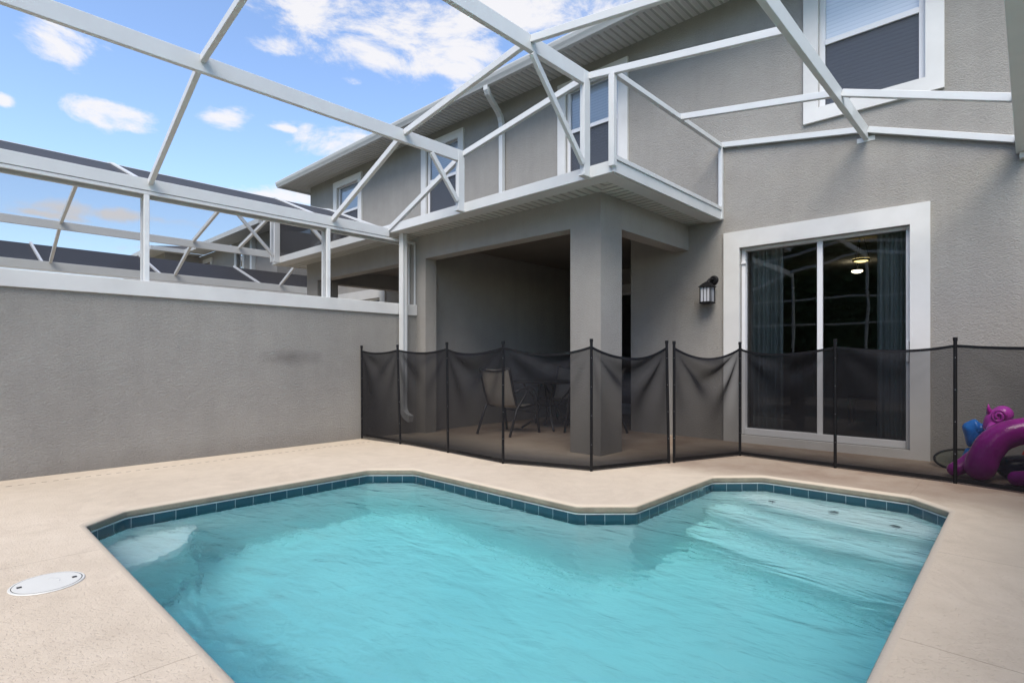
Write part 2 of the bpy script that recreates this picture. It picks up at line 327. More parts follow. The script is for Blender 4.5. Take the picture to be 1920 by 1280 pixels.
# ------------------------------------------------------------------ mesh helpers
class MB:
    def __init__(s): s.v = []; s.f = []; s.uv = None
    def quad(s, *p):
        i = len(s.v); s.v += [tuple(x) for x in p]; s.f.append(tuple(range(i, i + len(p)))); return s
    def box(s, x0, x1, y0, y1, z0, z1):
        x0, x1 = min(x0, x1), max(x0, x1); y0, y1 = min(y0, y1), max(y0, y1); z0, z1 = min(z0, z1), max(z0, z1)
        i = len(s.v)
        s.v += [(x, y, z) for z in (z0, z1) for x, y in ((x0, y0), (x1, y0), (x1, y1), (x0, y1))]
        for f in ((3, 2, 1, 0), (4, 5, 6, 7), (0, 1, 5, 4), (1, 2, 6, 5), (2, 3, 7, 6), (3, 0, 4, 7)): s.f.append(tuple(i + k for k in f))
        return s
    def bar(s, a, b, w, h, up=(0, 0, 1)):
        """rectangular bar a->b; w sideways, h along up"""
        a, b = Vector(a), Vector(b); d = (b - a).normalized(); up = Vector(up)
        side = d.cross(up).normalized(); u = side.cross(d).normalized()
        i = len(s.v)
        for p in (a, b):
            for sx, sz in ((-1, -1), (1, -1), (1, 1), (-1, 1)): s.v.append(tuple(p + side * sx * w / 2 + u * sz * h / 2))
        for f in ((3, 2, 1, 0), (4, 5, 6, 7), (0, 1, 5, 4), (1, 2, 6, 5), (2, 3, 7, 6), (3, 0, 4, 7)): s.f.append(tuple(i + k for k in f))
        return s
    def tube(s, pts, rad, n=12, caps=True, sy=1.0):
        pts = [Vector(p) for p in pts]
        if not isinstance(rad, (list, tuple)): rad = [rad] * len(pts)
        i0 = len(s.v); prev = None
        for k, p in enumerate(pts):
            d = (pts[min(k + 1, len(pts) - 1)] - pts[max(k - 1, 0)]).normalized()
            if prev is None:
                r = Vector((0, 0, 1)) if abs(d.z) < .9 else Vector((1, 0, 0)); u = d.cross(r).normalized()
            else: u = (prev - d * prev.dot(d)).normalized()
            prev = u; v = d.cross(u)
            for j in range(n):
                a = 2 * math.pi * j / n; s.v.append(tuple(p + (u * math.cos(a) + v * math.sin(a) * sy) * rad[k]))
        for k in range(len(pts) - 1):
            for j in range(n):
                a = i0 + k * n + j; b = i0 + k * n + (j + 1) % n; s.f.append((a, b, b + n, a + n))
        if caps:
            s.f.append(tuple(i0 + j for j in range(n))[::-1]); s.f.append(tuple(i0 + (len(pts) - 1) * n + j for j in range(n)))
        return s
    def lathe(s, c, prof, n=24):
        c = Vector(c); i0 = len(s.v)
        for r, z in prof:
            for j in range(n):
                a = 2 * math.pi * j / n; s.v.append((c.x + r * math.cos(a), c.y + r * math.sin(a), c.z + z))
        for k in range(len(prof) - 1):
            for j in range(n):
                a = i0 + k * n + j; b = i0 + k * n + (j + 1) % n; s.f.append((a, b, b + n, a + n))
        if prof[0][0] > 1e-5: s.f.append(tuple(i0 + j for j in range(n))[::-1])
        if prof[-1][0] > 1e-5: s.f.append(tuple(i0 + (len(prof) - 1) * n + j for j in range(n)))
        return s
    def build(s, name, mat, parent=None, bevel=0, smooth=False, sub=0, solid=0, fixn=True):
        off = parent_world(parent)
        me = bpy.data.meshes.new(name)
        me.from_pydata([(x - off.x, y - off.y, z - off.z) for x, y, z in s.v], [], s.f)
        bm = bmesh.new(); bm.from_mesh(me)
        if fixn: bmesh.ops.recalc_face_normals(bm, faces=bm.faces)
        bm.to_mesh(me); bm.free()
        me.materials.append(M[mat] if isinstance(mat, str) else mat)
        if smooth:
            for p in me.polygons: p.use_smooth = True
        o = bpy.data.objects.new(name, me); COL.objects.link(o)
        if parent is not None: o.parent = parent
        if sub:
            md = o.modifiers.new('sub', 'SUBSURF'); md.levels = md.render_levels = sub
        if bevel:
            md = o.modifiers.new('bevel', 'BEVEL'); md.width = bevel; md.segments = 2; md.limit_method = 'ANGLE'; md.angle_limit = R(40)
            md.harden_normals = False
        if solid:
            md = o.modifiers.new('solid', 'SOLIDIFY'); md.thickness = solid; md.offset = 0
        return o
def parent_world(p):
    v = Vector((0, 0, 0))
    while p is not None: v += p.location; p = p.parent
    return v
def tag(o, label=None, cat=None, group=None, kind=None):
    if label: o['label'] = label
    if cat: o['category'] = cat
    if group: o['group'] = group
    if kind: o['kind'] = kind
    return o
def thing(name, loc, label, cat, group=None):
    o = bpy.data.objects.new(name, None); COL.objects.link(o); o.location = loc; o.empty_display_size = .2
    return tag(o, label, cat, group)

def wall_y(mb, x0, x1, z0, z1, y0, y1, holes):
    """slab between y0 (front) and y1 (back) with rectangular holes (hx0,hx1,hz0,hz1)"""
    xs = sorted({x0, x1, *[h[0] for h in holes], *[h[1] for h in holes]}); zs = sorted({z0, z1, *[h[2] for h in holes], *[h[3] for h in holes]})
    xs = [x for x in xs if x0 <= x <= x1]; zs = [z for z in zs if z0 <= z <= z1]
    def solid(i, j):
        if i < 0 or j < 0 or i >= len(xs) - 1 or j >= len(zs) - 1: return False
        cx, cz = (xs[i] + xs[i + 1]) / 2, (zs[j] + zs[j + 1]) / 2
        return not any(h[0] < cx < h[1] and h[2] < cz < h[3] for h in holes)
    for i in range(len(xs) - 1):
        for j in range(len(zs) - 1):
            if not solid(i, j): continue
            a, b_, c, d = xs[i], xs[i + 1], zs[j], zs[j + 1]
            mb.quad((a, y0, c), (b_, y0, c), (b_, y0, d), (a, y0, d)); mb.quad((a, y1, d), (b_, y1, d), (b_, y1, c), (a, y1, c))
            if not solid(i - 1, j): mb.quad((a, y1, c), (a, y0, c), (a, y0, d), (a, y1, d))
            if not solid(i + 1, j): mb.quad((b_, y0, c), (b_, y1, c), (b_, y1, d), (b_, y0, d))
            if not solid(i, j - 1): mb.quad((a, y1, c), (b_, y1, c), (b_, y0, c), (a, y0, c))
            if not solid(i, j + 1): mb.quad((a, y0, d), (b_, y0, d), (b_, y1, d), (a, y1, d))
    return mb
def bpoly(name, outer, hole, z, mat, parent=None):
    bm = bmesh.new(); es = []
    for loop in (outer, hole):
        if not loop: continue
        vs_ = [bm.verts.new((x, y, z(x, y) if callable(z) else z)) for x, y in loop]
        for i in range(len(vs_)): es.append(bm.edges.new((vs_[i], vs_[(i + 1) % len(vs_)])))
    bmesh.ops.triangle_fill(bm, use_beauty=True, edges=es)
    bmesh.ops.recalc_face_normals(bm, faces=bm.faces)
    if sum(f.normal.z for f in bm.faces) < 0: bmesh.ops.reverse_faces(bm, faces=bm.faces)
    return bm

# ------------------------------------------------------------------ ground, deck, pool
XW = -6.66                       # inner face of the low party wall
XR = 0.60                        # inner face of the right hand party wall (behind the camera's right shoulder)
POOL = [(-4.37, .69), (-4.61, .96), (-4.63, 2.91), (-4.31, 3.215), (-2.38, 3.21), (-2.075, 3.50), (-2.085, 4.84), (-1.76, 5.165), (-.68, 5.165), (-.41, 4.88), (-.38, .98), (-.66, .69)]
def offset_loop(loop, d):
    n = len(loop); res = []
    for i in range(n):
        p0, p1, p2 = Vector(loop[i - 1]), Vector(loop[i]), Vector(loop[(i + 1) % n])
        e1 = (p1 - p0).normalized(); e2 = (p2 - p1).normalized()
        n1 = Vector((-e1.y, e1.x)); n2 = Vector((-e2.y, e2.x))     # POOL runs clockwise: left normal points outwards
        bis = (n1 + n2).normalized(); k = d / max(.3, bis.dot(n1)); res.append(tuple(p1 + bis * k))
    return res
def subdiv(loop, step=.12):
    """round the corners a little and subdivide"""
    n = len(loop); res = []
    for i in range(n):
        p0, p1, p2 = Vector(loop[i - 1]), Vector(loop[i]), Vector(loop[(i + 1) % n]); r = .035
        a = p1 + (p0 - p1).normalized() * r; b_ = p1 + (p2 - p1).normalized() * r
        for k in range(4):
            u = k / 3; res.append(tuple(a.lerp(p1, u).lerp(p1.lerp(b_, u), u)))
        nx = Vector(loop[(i + 1) % n]) + (p1 - p2).normalized() * r
        L = (nx - b_).length; m_ = max(1, int(L / .5))
        for k in range(1, m_): res.append(tuple(b_.lerp(nx, k / m_)))
    return res
PL = subdiv(POOL)
def deck_z(x, y): return -.035 * max(0, min(1, (-5.5 - x) / 1.1)) * (1 if y < 4.6 else 0.6)
ground = MB().quad((-300, -300, -.12), (300, -300, -.12), (300, 300, -.12), (-300, 300, -.12)).build('ground', 'grass'); tag(ground, kind='structure')
# cut the lawn out under the pool: the lawn sheet is four strips round the deck instead of one plane under the water
bpy.data.objects.remove(ground)
gm = MB()
gx0, gx1, gy0, gy1 = -30, 3, -3.0, 20
gm.quad((-300, -300, -.12), (300, -300, -.12), (300, gy0, -.12), (-300, gy0, -.12))
gm.quad((-300, gy1, -.12), (300, gy1, -.12), (300, 300, -.12), (-300, 300, -.12))
gm.quad((-300, gy0, -.12), (gx0, gy0, -.12), (gx0, gy1, -.12), (-300, gy1, -.12))
gm.quad((gx1, gy0, -.12), (300, gy0, -.12), (300, gy1, -.12), (gx1, gy1, -.12))
tag(gm.build('ground', 'grass'), kind='structure')
LIP = .030
hole = offset_loop(PL, LIP)
outer = [(gx0, gy0), (gx1, gy0), (gx1, gy1), (gx0, gy1)]
# deck: inner rectangle between the party walls carries the pool; slope handled with an extra strip
inner = [(-5.5, -3.0), (gx1, -3.0), (gx1, gy1), (-5.5, gy1)]
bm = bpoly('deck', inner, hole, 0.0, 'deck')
def bm_quad(bm, *pts): bm.faces.new([bm.verts.new(p) for p in pts])
bm_quad(bm, (-5.5, gy1, 0), (-5.5, -3, 0), (XW - .05, -3, -.035), (XW - .05, gy1, -.035))
bm_quad(bm, (XW - .05, gy1, -.035), (XW - .05, -3, -.035), (gx0, -3, -.035), (gx0, gy1, -.035))
bmesh.ops.recalc_face_normals(bm, faces=bm.faces)
for f in bm.faces:
    if f.normal.z < 0: f.normal_flip()
me = bpy.data.meshes.new('pool_deck'); bm.to_mesh(me); bm.free(); me.materials.append(M['deck'])
deck = bpy.data.objects.new('pool_deck', me); COL.objects.link(deck); tag(deck, kind='structure')

pool = thing('swimming_pool', (-2.5, 3, 0), 'turquoise L-shaped pool with dark teal waterline tiles set in the tan deck', 'swimming pool')
# coping lip (rounded)
lipm = MB(); prof = []
for k in range(7):
    a = math.pi / 2 * k / 6; prof.append((LIP - .040 * math.sin(a), -.026 * (1 - math.cos(a))))
prof += [(-.011, -.045), (-.011, -.056), (-.006, -.0585), (.0, -.0575)]
prof = prof[:]
loops = [[(x, y, z) for x, y in offset_loop(PL, d)] for d, z in prof]
n_ = len(PL)
for lp in loops: lipm.v += lp
for k in range(len(loops) - 1):
    for i in range(n_):
        lipm.f.append((k * n_ + i, k * n_ + (i + 1) % n_, (k + 1) * n_ + (i + 1) % n_, (k + 1) * n_ + i))
lipm.build('coping', 'lip', pool, smooth=True)
gr = MB(); L0 = offset_loop(PL, .0); L1 = offset_loop(PL, -.006)
for i in range(n_):
    a, b_ = L0[i], L0[(i + 1) % n_]; c, d = L1[i], L1[(i + 1) % n_]
    gr.quad((*a, -.0585), (*b_, -.0585), (*d, -.0605), (*c, -.0605)); gr.quad((*c, -.0605), (*d, -.0605), (*d, -.069), (*c, -.069))
gr.build('grout_line', 'grout', pool)
# tile band with uv
tl = MB(); uvs = []; u = 0
for i in range(n_):
    a, b_ = L0[i], L0[(i + 1) % n_]; L = (Vector(b_) - Vector(a)).length
    tl.quad((*a, -.06), (*b_, -.06), (*b_, -.215), (*a, -.215)); uvs += [(u, .152), (u + L, .152), (u + L, -.003), (u, -.003)]; u += L
to = tl.build('waterline_tiles', 'tile', pool, fixn=False)
ul = to.data.uv_layers.new(name='UVMap')
for i, c in enumerate(uvs): ul.data[i].uv = c
# shell
L2 = offset_loop(PL, .012); sh = MB(); zb = -1.25
for i in range(n_):
    a, b_ = L2[i], L2[(i + 1) % n_]; sh.quad((*a, -.20), (*b_, -.20), (*b_, zb), (*a, zb))
sh.f.append(tuple(range(len(sh.v), len(sh.v) + n_))); sh.v += [(x, y, zb) for x, y in L2]
sh.build('pool_shell', 'plaster', pool)
# corner bench and curved entry steps
bn = MB(); top = []
pts = [(-4.40, .64), (-4.66, .93), (-4.64, 1.42)]
for k in range(1, 8):
    a = k / 8; p = Vector((-4.64, 1.42)).lerp(Vector((-3.92, .66)), a); q = p + Vector((.7, .7)).normalized() * (.20 * math.sin(a * math.pi)); pts.append(tuple(q))
pts += [(-3.92, .66)]
def prism(mb, pts, z0, z1):
    i = len(mb.v); n = len(pts); mb.v += [(x, y, z0) for x, y in pts] + [(x, y, z1) for x, y in pts]
    mb.f.append(tuple(i + k for k in range(n))[::-1]); mb.f.append(tuple(i + n + k for k in range(n)))
    for k in range(n): mb.f.append((i + k, i + (k + 1) % n, i + n + (k + 1) % n, i + n + k))
    return mb
prism(bn, pts, -1.27, -.42); bn.build('corner_bench', 'plaster', pool, bevel=.09)
for k, (yy, zz) in enumerate(((4.76, -.34), (4.40, -.64), (4.04, -.93))):
    st = MB(); pts = [(-.36, 5.2)] + [(-2.11, 5.2)]
    for j_ in range(0, 13):
        a = j_ / 12; x = -2.11 + 1.75 * a; pts.append((x, yy + .30 * (1 - a) ** 2 - .10 * math.sin(a * math.pi)))
    prism(st, pts, -1.27 - k * .003, zz); st.build('step', 'plaster', pool, bevel=.07)
for (x, y) in ((-1.62, 4.98), (-1.15, 4.97), (-.72, 4.85)): MB().lathe((x, y, -.339), [(.0, .012), (.028, .012), (.035, 0)], 14).build('jet_fitting', 'jet', pool)
# water body: closed solid reaching a little into the shell
L3 = offset_loop(PL, .03); wt = MB(); prism(wt, L3, -1.35, -.116)
wo = wt.build('pool_water', 'water'); tag(wo, kind='structure')

# ------------------------------------------------------------------ skimmer lid
sk = thing('skimmer_lid', (-3.34, .39, 0), 'round white plastic skimmer lid with two dark slots in the deck', 'lid')
sk.rotation_euler = (0, 0, 0)
MB().lathe((-3.34, .39, .0), [(.0, .006), (.125, .006), (.128, .004), (.129, 0)], 48).build('lid_plate', 'white_plastic', sk)
MB().lathe((-3.34, .39, .0), [(.129, .001), (.129, .005), (.137, .005), (.14, .0015)], 48).build('rim', 'white_plastic', sk)
MB().lathe((-3.34, .39, .0), [(.1283, .0052), (.1292, .0052)], 48).build('rim_gap', 'slot', sk)
for s_ in (-1, 1):
    MB().box(-3.34 - .011 + .012 * s_, -3.34 + .011 + .012 * s_, .39 + s_ * .098 - .009, .39 + s_ * .098 + .009, .0055, .0072).build('finger_slot', 'slot', sk)
rg = MB()
for k in range(14):
    a0, a1 = R(60 + k * 8), R(68 + k * 8)
    rg.bar((-3.34 + .045 * math.cos(a0), .39 + .045 * math.sin(a0), .0066), (-3.34 + .045 * math.cos(a1), .39 + .045 * math.sin(a1), .0066), .0025, .0015)
rg.build('moulded_arc', 'gutter', sk)

# ------------------------------------------------------------------ low party walls
def party_wall(x0, x1, label, y0=-3.0, y1=5.0, face=1, trim=True):
    t_ = thing('party_wall', ((x0 + x1) / 2, y0, 0), label, 'wall', 'low party walls between the yards')
    MB().box(x0, x1, y0, y1, -.3, 1.80).build('wall_body', 'stucco_low', t_)
    MB().box(x0 - .025, x1 + .025, y0, y1 - .002, 1.695, 1.853).build('cap_board', 'trim', t_, bevel=.004)
    return t_
party_wall(XW - .16, XW, 'long grey stucco wall with white cap board along the left side of the pool')
party_wall(-14.15, -13.99, 'far low stucco party wall beyond the neighbouring yard')
party_wall(XR, XR + .16, 'grey stucco party wall along the right side of the yard', y1=7.09)

kw = thing('knee_wall', (-3, -3.2, 0), 'low grey stucco knee wall with white cap at the open end of the yard', 'wall')
MB().box(XW - .02, XR + .02, -3.25, -3.07, -.3, .82).build('wall_body', 'stucco_low', kw)
MB().box(XW - .02, XR + .02, -3.28, -3.05, .82, .90).build('cap_board', 'trim', kw, bevel=.004)

# ------------------------------------------------------------------ townhouse
MIR = -6.74 * 2
def mx_(x): return MIR - x
YH, YL = 7.1, 5.0
house = thing('townhouse', (-6.74, 7.1, 0), 'two-storey grey stucco townhouse with white window casings and covered patio behind the pool', 'townhouse')
DOOR = (-2.70, -.93, .10, 2.46)
def mirh(h): return (mx_(h[1]), mx_(h[0]), h[2], h[3])
WINS = [(-1.90, -.70), (-5.58, -4.38), (-9.20, -8.00), (-12.81, -11.61)]
WZ0, WZ1 = 3.92, 5.38
holes_up = [(a + .10, b_ - .10, WZ0, WZ1) for a, b_ in WINS]
XE0, XE1 = -14.13, .64
wb = MB()
wall_y(wb, XE0, XE1, 2.955, 5.70, YH, YH + .22, holes_up)
wall_y(wb, -4.286, XE1, -.05, 2.955, YH, YH + .22, [DOOR])
wall_y(wb, XE0, mx_(-4.286), -.05, 2.955, YH, YH + .22, [mirh(DOOR)])
# patio recess: side returns, back wall with doors, dividing wall, outer shell of the building
wb.box(-4.286, -4.10, YH + .22, 9.3, -.05, 2.955); wb.box(mx_(-4.10), mx_(-4.286), YH + .22, 9.3, -.05, 2.955)
wb.box(-6.82, XW, 5.2, 9.3, -.05, 2.80)
BD = (-6.1, -4.5, .12, 2.35)
wall_y(wb, -9.38, -4.10, -.05, 2.955, 9.3, 9.5, [BD, mirh(BD)])
wb.box(XE0, XE0 + .2, YH + .22, 16, -.05, 5.7); wb.box(XE1 - .2, XE1, YH + .22, 16, -.05, 5.7); wb.box(XE0, XE1, 16, 16.2, -.05, 5.7)
wb.build('wall', 'stucco', house)
# patio structure (front beam, corner columns, shared pier)
pf = MB()
wall_y(pf, mx_(-3.39), -3.39, -.04, 2.857, YL, YL + .2, [(-6.44, -3.80, -.1, 2.52), (mx_(-3.80), mx_(-6.44), -.1, 2.52)])
pf.box(-3.80, -3.39, YL + .2, 5.42, -.04, 2.52); pf.box(mx_(-3.39), mx_(-3.80), YL + .2, 5.42, -.04, 2.52)
pf.box(-3.60, -3.39, YL + .2, YH - .001, 2.52, 2.857); pf.box(mx_(-3.39), mx_(-3.60), YL + .2, YH - .001, 2.52, 2.857)
pf.build('patio_frame', 'stucco', house)
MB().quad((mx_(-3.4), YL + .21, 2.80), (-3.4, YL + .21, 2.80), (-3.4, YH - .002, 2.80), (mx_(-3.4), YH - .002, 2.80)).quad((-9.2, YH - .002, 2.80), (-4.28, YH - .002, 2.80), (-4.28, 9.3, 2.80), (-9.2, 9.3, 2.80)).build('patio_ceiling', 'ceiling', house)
MB().box(-10.53, -2.95, 4.56 + .012, YH - .003, 2.935, 2.95).build('patio_roof', 'shingle', house)
# soffits
FX0, FX1 = -10.55, -2.95
MB().quad((-10.09, 4.58, 2.855), (FX1 - .02, 4.58, 2.855), (-3.39, YL, 2.855), (-10.09, YL, 2.855)).build('front_soffit', 'soffit_y', house)
MB().quad((FX1 - .02, 4.58, 2.8545), (FX1 - .02, YH - .002, 2.8545), (-3.39, YH - .002, 2.8545), (-3.39, YL, 2.8545)).build('side_soffit', 'soffit_x', house)
sm = MB().quad((FX0 + .02, YH - .002, 2.8545), (FX0 + .02, 4.58, 2.8545), (-10.09, 4.58, 2.8545), (-10.09, YH - .002, 2.8545))
sm.build('side_soffit', 'soffit_x', house)
# plain outer band of the soffit, a few mm lower, as the folded fascia return
MB().box(FX0, FX1, 4.56, 4.74, 2.846, 2.853).build('soffit_return', 'gutter', house)
MB().box(-3.13, FX1 + .0, 4.7405, YH - .004, 2.846, 2.853).build('soffit_return', 'gutter', house)
fa = MB().box(FX0, FX1, 4.535, 4.56, 2.85, 2.968).box(FX1 + .001, FX1 + .026, 4.535, YH - .002, 2.85, 2.968).box(FX0 - .026, FX0 - .001, 4.535, YH - .002, 2.85, 2.968)
fa.build('patio_fascia', 'alu', house, bevel=.004)
# main eave
ev = MB().quad((XE0 - .45, 6.52, 5.66), (XE1 + .45, 6.52, 5.66), (XE1 + .45, YH + .001, 5.66), (XE0 - .45, YH + .001, 5.66)).quad((XE0 - .45, YH + .001, 5.66), (XE0, YH + .001, 5.66), (XE0, 16.5, 5.66), (XE0 - .45, 16.5, 5.66))
ev.build('eave_soffit', 'soffit_up', house)
gt = MB()
gx_a, gx_b = XE0 - .55, XE1 + .5
gt.box(gx_a + .1, gx_b, 6.50, 6.52, 5.64, 5.80)
pr = [(6.50, 5.63), (6.44, 5.63), (6.425, 5.66), (6.40, 5.70), (6.385, 5.745), (6.385, 5.765), (6.50, 5.765)]
for i in range(len(pr)):
    a, b_ = pr[i], pr[(i + 1) % len(pr)]
    gt.quad((gx_a, a[0], a[1]), (gx_b, a[0], a[1]), (gx_b, b_[0], b_[1]), (gx_a, b_[0], b_[1]))
gt.quad(*[(gx_a, *q) for q in pr]); gt.quad(*[(gx_b, *q) for q in pr])
gt.box(gx_a, gx_a + .1, 6.5, 16.5, 5.63, 5.765)
gt.build('gutter', 'gutter', house)
rf = MB(); a0 = (gx_a, 6.42, 5.77); a1 = (gx_b, 6.42, 5.77); a2 = (gx_b, 16.6, 5.77); a3 = (gx_a, 16.6, 5.77); r0 = (gx_a + 5, 11.5, 8.0); r1 = (gx_b - 5, 11.5, 8.0)
rf.quad(a0, a1, r1, r0); rf.quad(a1, a2, r1); rf.quad(a2, a3, r0, r1); rf.quad(a3, a0, r0); rf.quad(a3, a2, a1, a0)
rf.build('roof', 'shingle', house)
# windows
def casing(mb, x0, x1, z0, z1, w_, y=YH, d=.035):
    wall_y(mb, x0, x1, z0, z1, y - d, y - .0005, [(x0 + w_, x1 - w_, z0 + w_, z1 - w_)])
def window(x0, x1, blind=True, parent=house, yh=YH, z0=3.80, z1=5.50):
    fr_ = MB(); casing(fr_, x0 - .055, x1 + .055, z0, z1, .155, yh)
    # vinyl sash set back in the opening
    ix0, ix1, iz0, iz1 = x0 + .10, x1 - .10, z0 + .155 - .035, z1 - .155 + .035
    f = fr_.build('window', 'trim', parent, bevel=.003)
    s_ = MB(); y0 = yh + .03
    wall_y(s_, ix0, ix1, iz0, iz1, y0, y0 + .05, [(ix0 + .06, ix1 - .06, iz0 + .05, iz1 - .05)])
    zr = z0 + .90
    s_.box(ix0 + .06, ix1 - .06, y0 - .012, y0 + .035, zr - .03, zr + .03)
    s_.build('sash', 'vinyl', f, bevel=.003)
    MB().quad((ix0 + .06, y0 + .02, zr + .03), (ix1 - .06, y0 + .02, zr + .03), (ix1 - .06, y0 + .02, iz1 - .05), (ix0 + .06, y0 + .02, iz1 - .05)).quad((ix0 + .06, y0 + .035, iz0 + .05), (ix1 - .06, y0 + .035, iz0 + .05), (ix1 - .06, y0 + .035, zr - .03), (ix0 + .06, y0 + .035, zr - .03)).build('pane', 'win_glass', f)
    MB().quad((ix0 + .055, y0 + .008, iz0 + .045), (ix1 - .055, y0 + .008, iz0 + .045), (ix1 - .055, y0 + .008, zr - .03), (ix0 + .055, y0 + .008, zr - .03)).build('insect_screen', 'insect_screen', f)
    MB().quad((ix0, y0 + .055, iz0), (ix1, y0 + .055, iz0), (ix1, y0 + .055, iz1), (ix0, y0 + .055, iz1)).build('blind', 'blinds', f)
    return f
for a, b_ in WINS: window(a, b_)
# sliding doors
def sliding_door(mf, parent, rich=True):
    x0, x1 = sorted((mf(-2.90), mf(-.76))); i0, i1 = sorted((mf(-2.70), mf(-.93)))
    cs = MB(); wall_y(cs, x0, x1, -.02, 2.67, YH - .035, YH - .0005, [(i0, i1, .095, 2.46)])
    d = cs.build('sliding_door', 'trim', parent, bevel=.003)
    f = MB(); y0 = YH + .05; xm = (i0 + i1) / 2 + .012
    f.box(i0, i0 + .045, y0, y0 + .10, .10, 2.46); f.box(i1 - .045, i1, y0, y0 + .10, .10, 2.46)
    f.box(i0 + .045, i1 - .045, y0, y0 + .10, 2.425, 2.46); f.box(i0 + .045, i1 - .045, y0 - .02, y0 + .10, .10, .175)
    f.box(xm - .028, xm + .028, y0 + .004, y0 + .05, .175, 2.425); f.box(xm - .035, xm + .02, y0 + .052, y0 + .09, .175, 2.425)
    f.build('door_frame', 'vinyl', d, bevel=.003)
    MB().quad((i0 + .045, y0 + .07, .175), (xm, y0 + .07, .175), (xm, y0 + .07, 2.425), (i0 + .045, y0 + .07, 2.425)).build('pane', 'door_glass', d)
    MB().quad((xm, y0 + .03, .175), (i1 - .045, y0 + .03, .175), (i1 - .045, y0 + .03, 2.425), (xm, y0 + .03, 2.425)).build('pane', 'door_glass', d)
    if rich:
        MB().box(i1 - .04, i1 - .015, y0 - .03, y0 - .001, 1.02, 1.24).build('handle', 'vinyl', d, bevel=.004)
        MB().box(i0 + .003, i0 + .06, y0 - .02, y0 - .001, 2.26, 2.285).build('latch', 'vinyl', d, bevel=.002)
    return d
sliding_door(lambda x: x, house); sliding_door(mx_, house, False)
def back_door(mf):
    x0, x1 = sorted((mf(-6.1), mf(-4.5))); y = 9.3
    cs = MB(); wall_y(cs, x0 - .15, x1 + .15, -.02, 2.5, y - .03, y - .0005, [(x0, x1, .12, 2.35)]); d = cs.build('patio_door', 'trim', house)
    f = MB(); xm = (x0 + x1) / 2; f.box(x0, x0 + .05, y + .03, y + .1, .12, 2.35); f.box(x1 - .05, x1, y + .03, y + .1, .12, 2.35); f.box(xm - .03, xm + .03, y + .03, y + .1, .19, 2.30)
    f.box(x0 + .05, x1 - .05, y + .03, y + .1, .12, .19); f.box(x0 + .05, x1 - .05, y + .03, y + .1, 2.30, 2.35); f.build('door_frame', 'vinyl', d)
    MB().quad((x0 + .05, y + .06, .19), (x1 - .05, y + .06, .19), (x1 - .05, y + .06, 2.3), (x0 + .05, y + .06, 2.3)).build('pane', 'door_glass', d)
back_door(lambda x: x); back_door(mx_)
# rooms behind the glass
def room(x0, x1, y0, y1, z0=.09, z1=2.74):
    r = MB(); r.quad((x0, y1, z0), (x1, y1, z0), (x1, y1, z1), (x0, y1, z1)); r.quad((x0, y0, z0), (x0, y1, z0), (x0, y1, z1), (x0, y0, z1)); r.quad((x1, y0, z0), (x1, y1, z0), (x1, y1, z1), (x1, y0, z1)); r.quad((x0, y0, z1), (x1, y0, z1), (x1, y1, z1), (x0, y1, z1))
    r.build('room_wall', 'darkroom', house)
    MB().quad((x0, y0, z0), (x1, y0, z0), (x1, y1, z0), (x0, y1, z0)).build('room_floor', 'roomfloor', house)
room(-4.08, .42, YH + .221, 15.6); room(-13.9, -9.40, YH + .221, 15.6); room(-9.3, -4.11, 9.501, 15.5)
# downspouts
def spout(pts, w_, h_, name='downspout', parent=house, up=(1, 0, 0)):
    mb = MB(); i0 = 0; P_ = [Vector(p) for p in pts]; U = Vector(up)
    for k, p in enumerate(P_):
        d = (P_[min(k + 1, len(P_) - 1)] - P_[max(k - 1, 0)]).normalized()
        side = (U - d * U.dot(d)).normalized(); v = d.cross(side)
        for a, c in ((-1, -1), (-.33, -1), (-.33, -.86), (.33, -.86), (.33, -1), (1, -1), (1, 1), (.33, 1), (.33, .86), (-.33, .86), (-.33, 1), (-1, 1)):
            mb.v.append(tuple(p + side * a * w_ / 2 + v * c * h_ / 2))
    n = 12
    for k in range(len(P_) - 1):
        for j_ in range(n): a = k * n + j_; b_ = k * n + (j_ + 1) % n; mb.f.append((a, b_, b_ + n, a + n))
    mb.f.append(tuple(range(n))[::-1]); mb.f.append(tuple(range((len(P_) - 1) * n, len(P_) * n)))
    return mb.build(name, 'alu', parent)
spout([(-6.67, 6.46, 5.64), (-6.67, 6.465, 5.58), (-6.68, 6.50, 5.53), (-6.72, 6.60, 5.485), (-6.82, 6.88, 5.40), (-6.86, 6.98, 5.35), (-6.88, 7.035, 5.26), (-6.88, 7.045, 5.15), (-6.88, 7.045, 2.97)], .085, .07)
spout([(-6.57, 4.70, 2.85), (-6.57, 4.70, .42), (-6.565, 4.70, .36), (-6.545, 4.70, .30), (-6.50, 4.70, .25), (-6.44, 4.70, .225), (-6.38, 4.70, .21)], .075, .095, up=(0, 1, 0))
# bracket plate + weep fitting on the wall

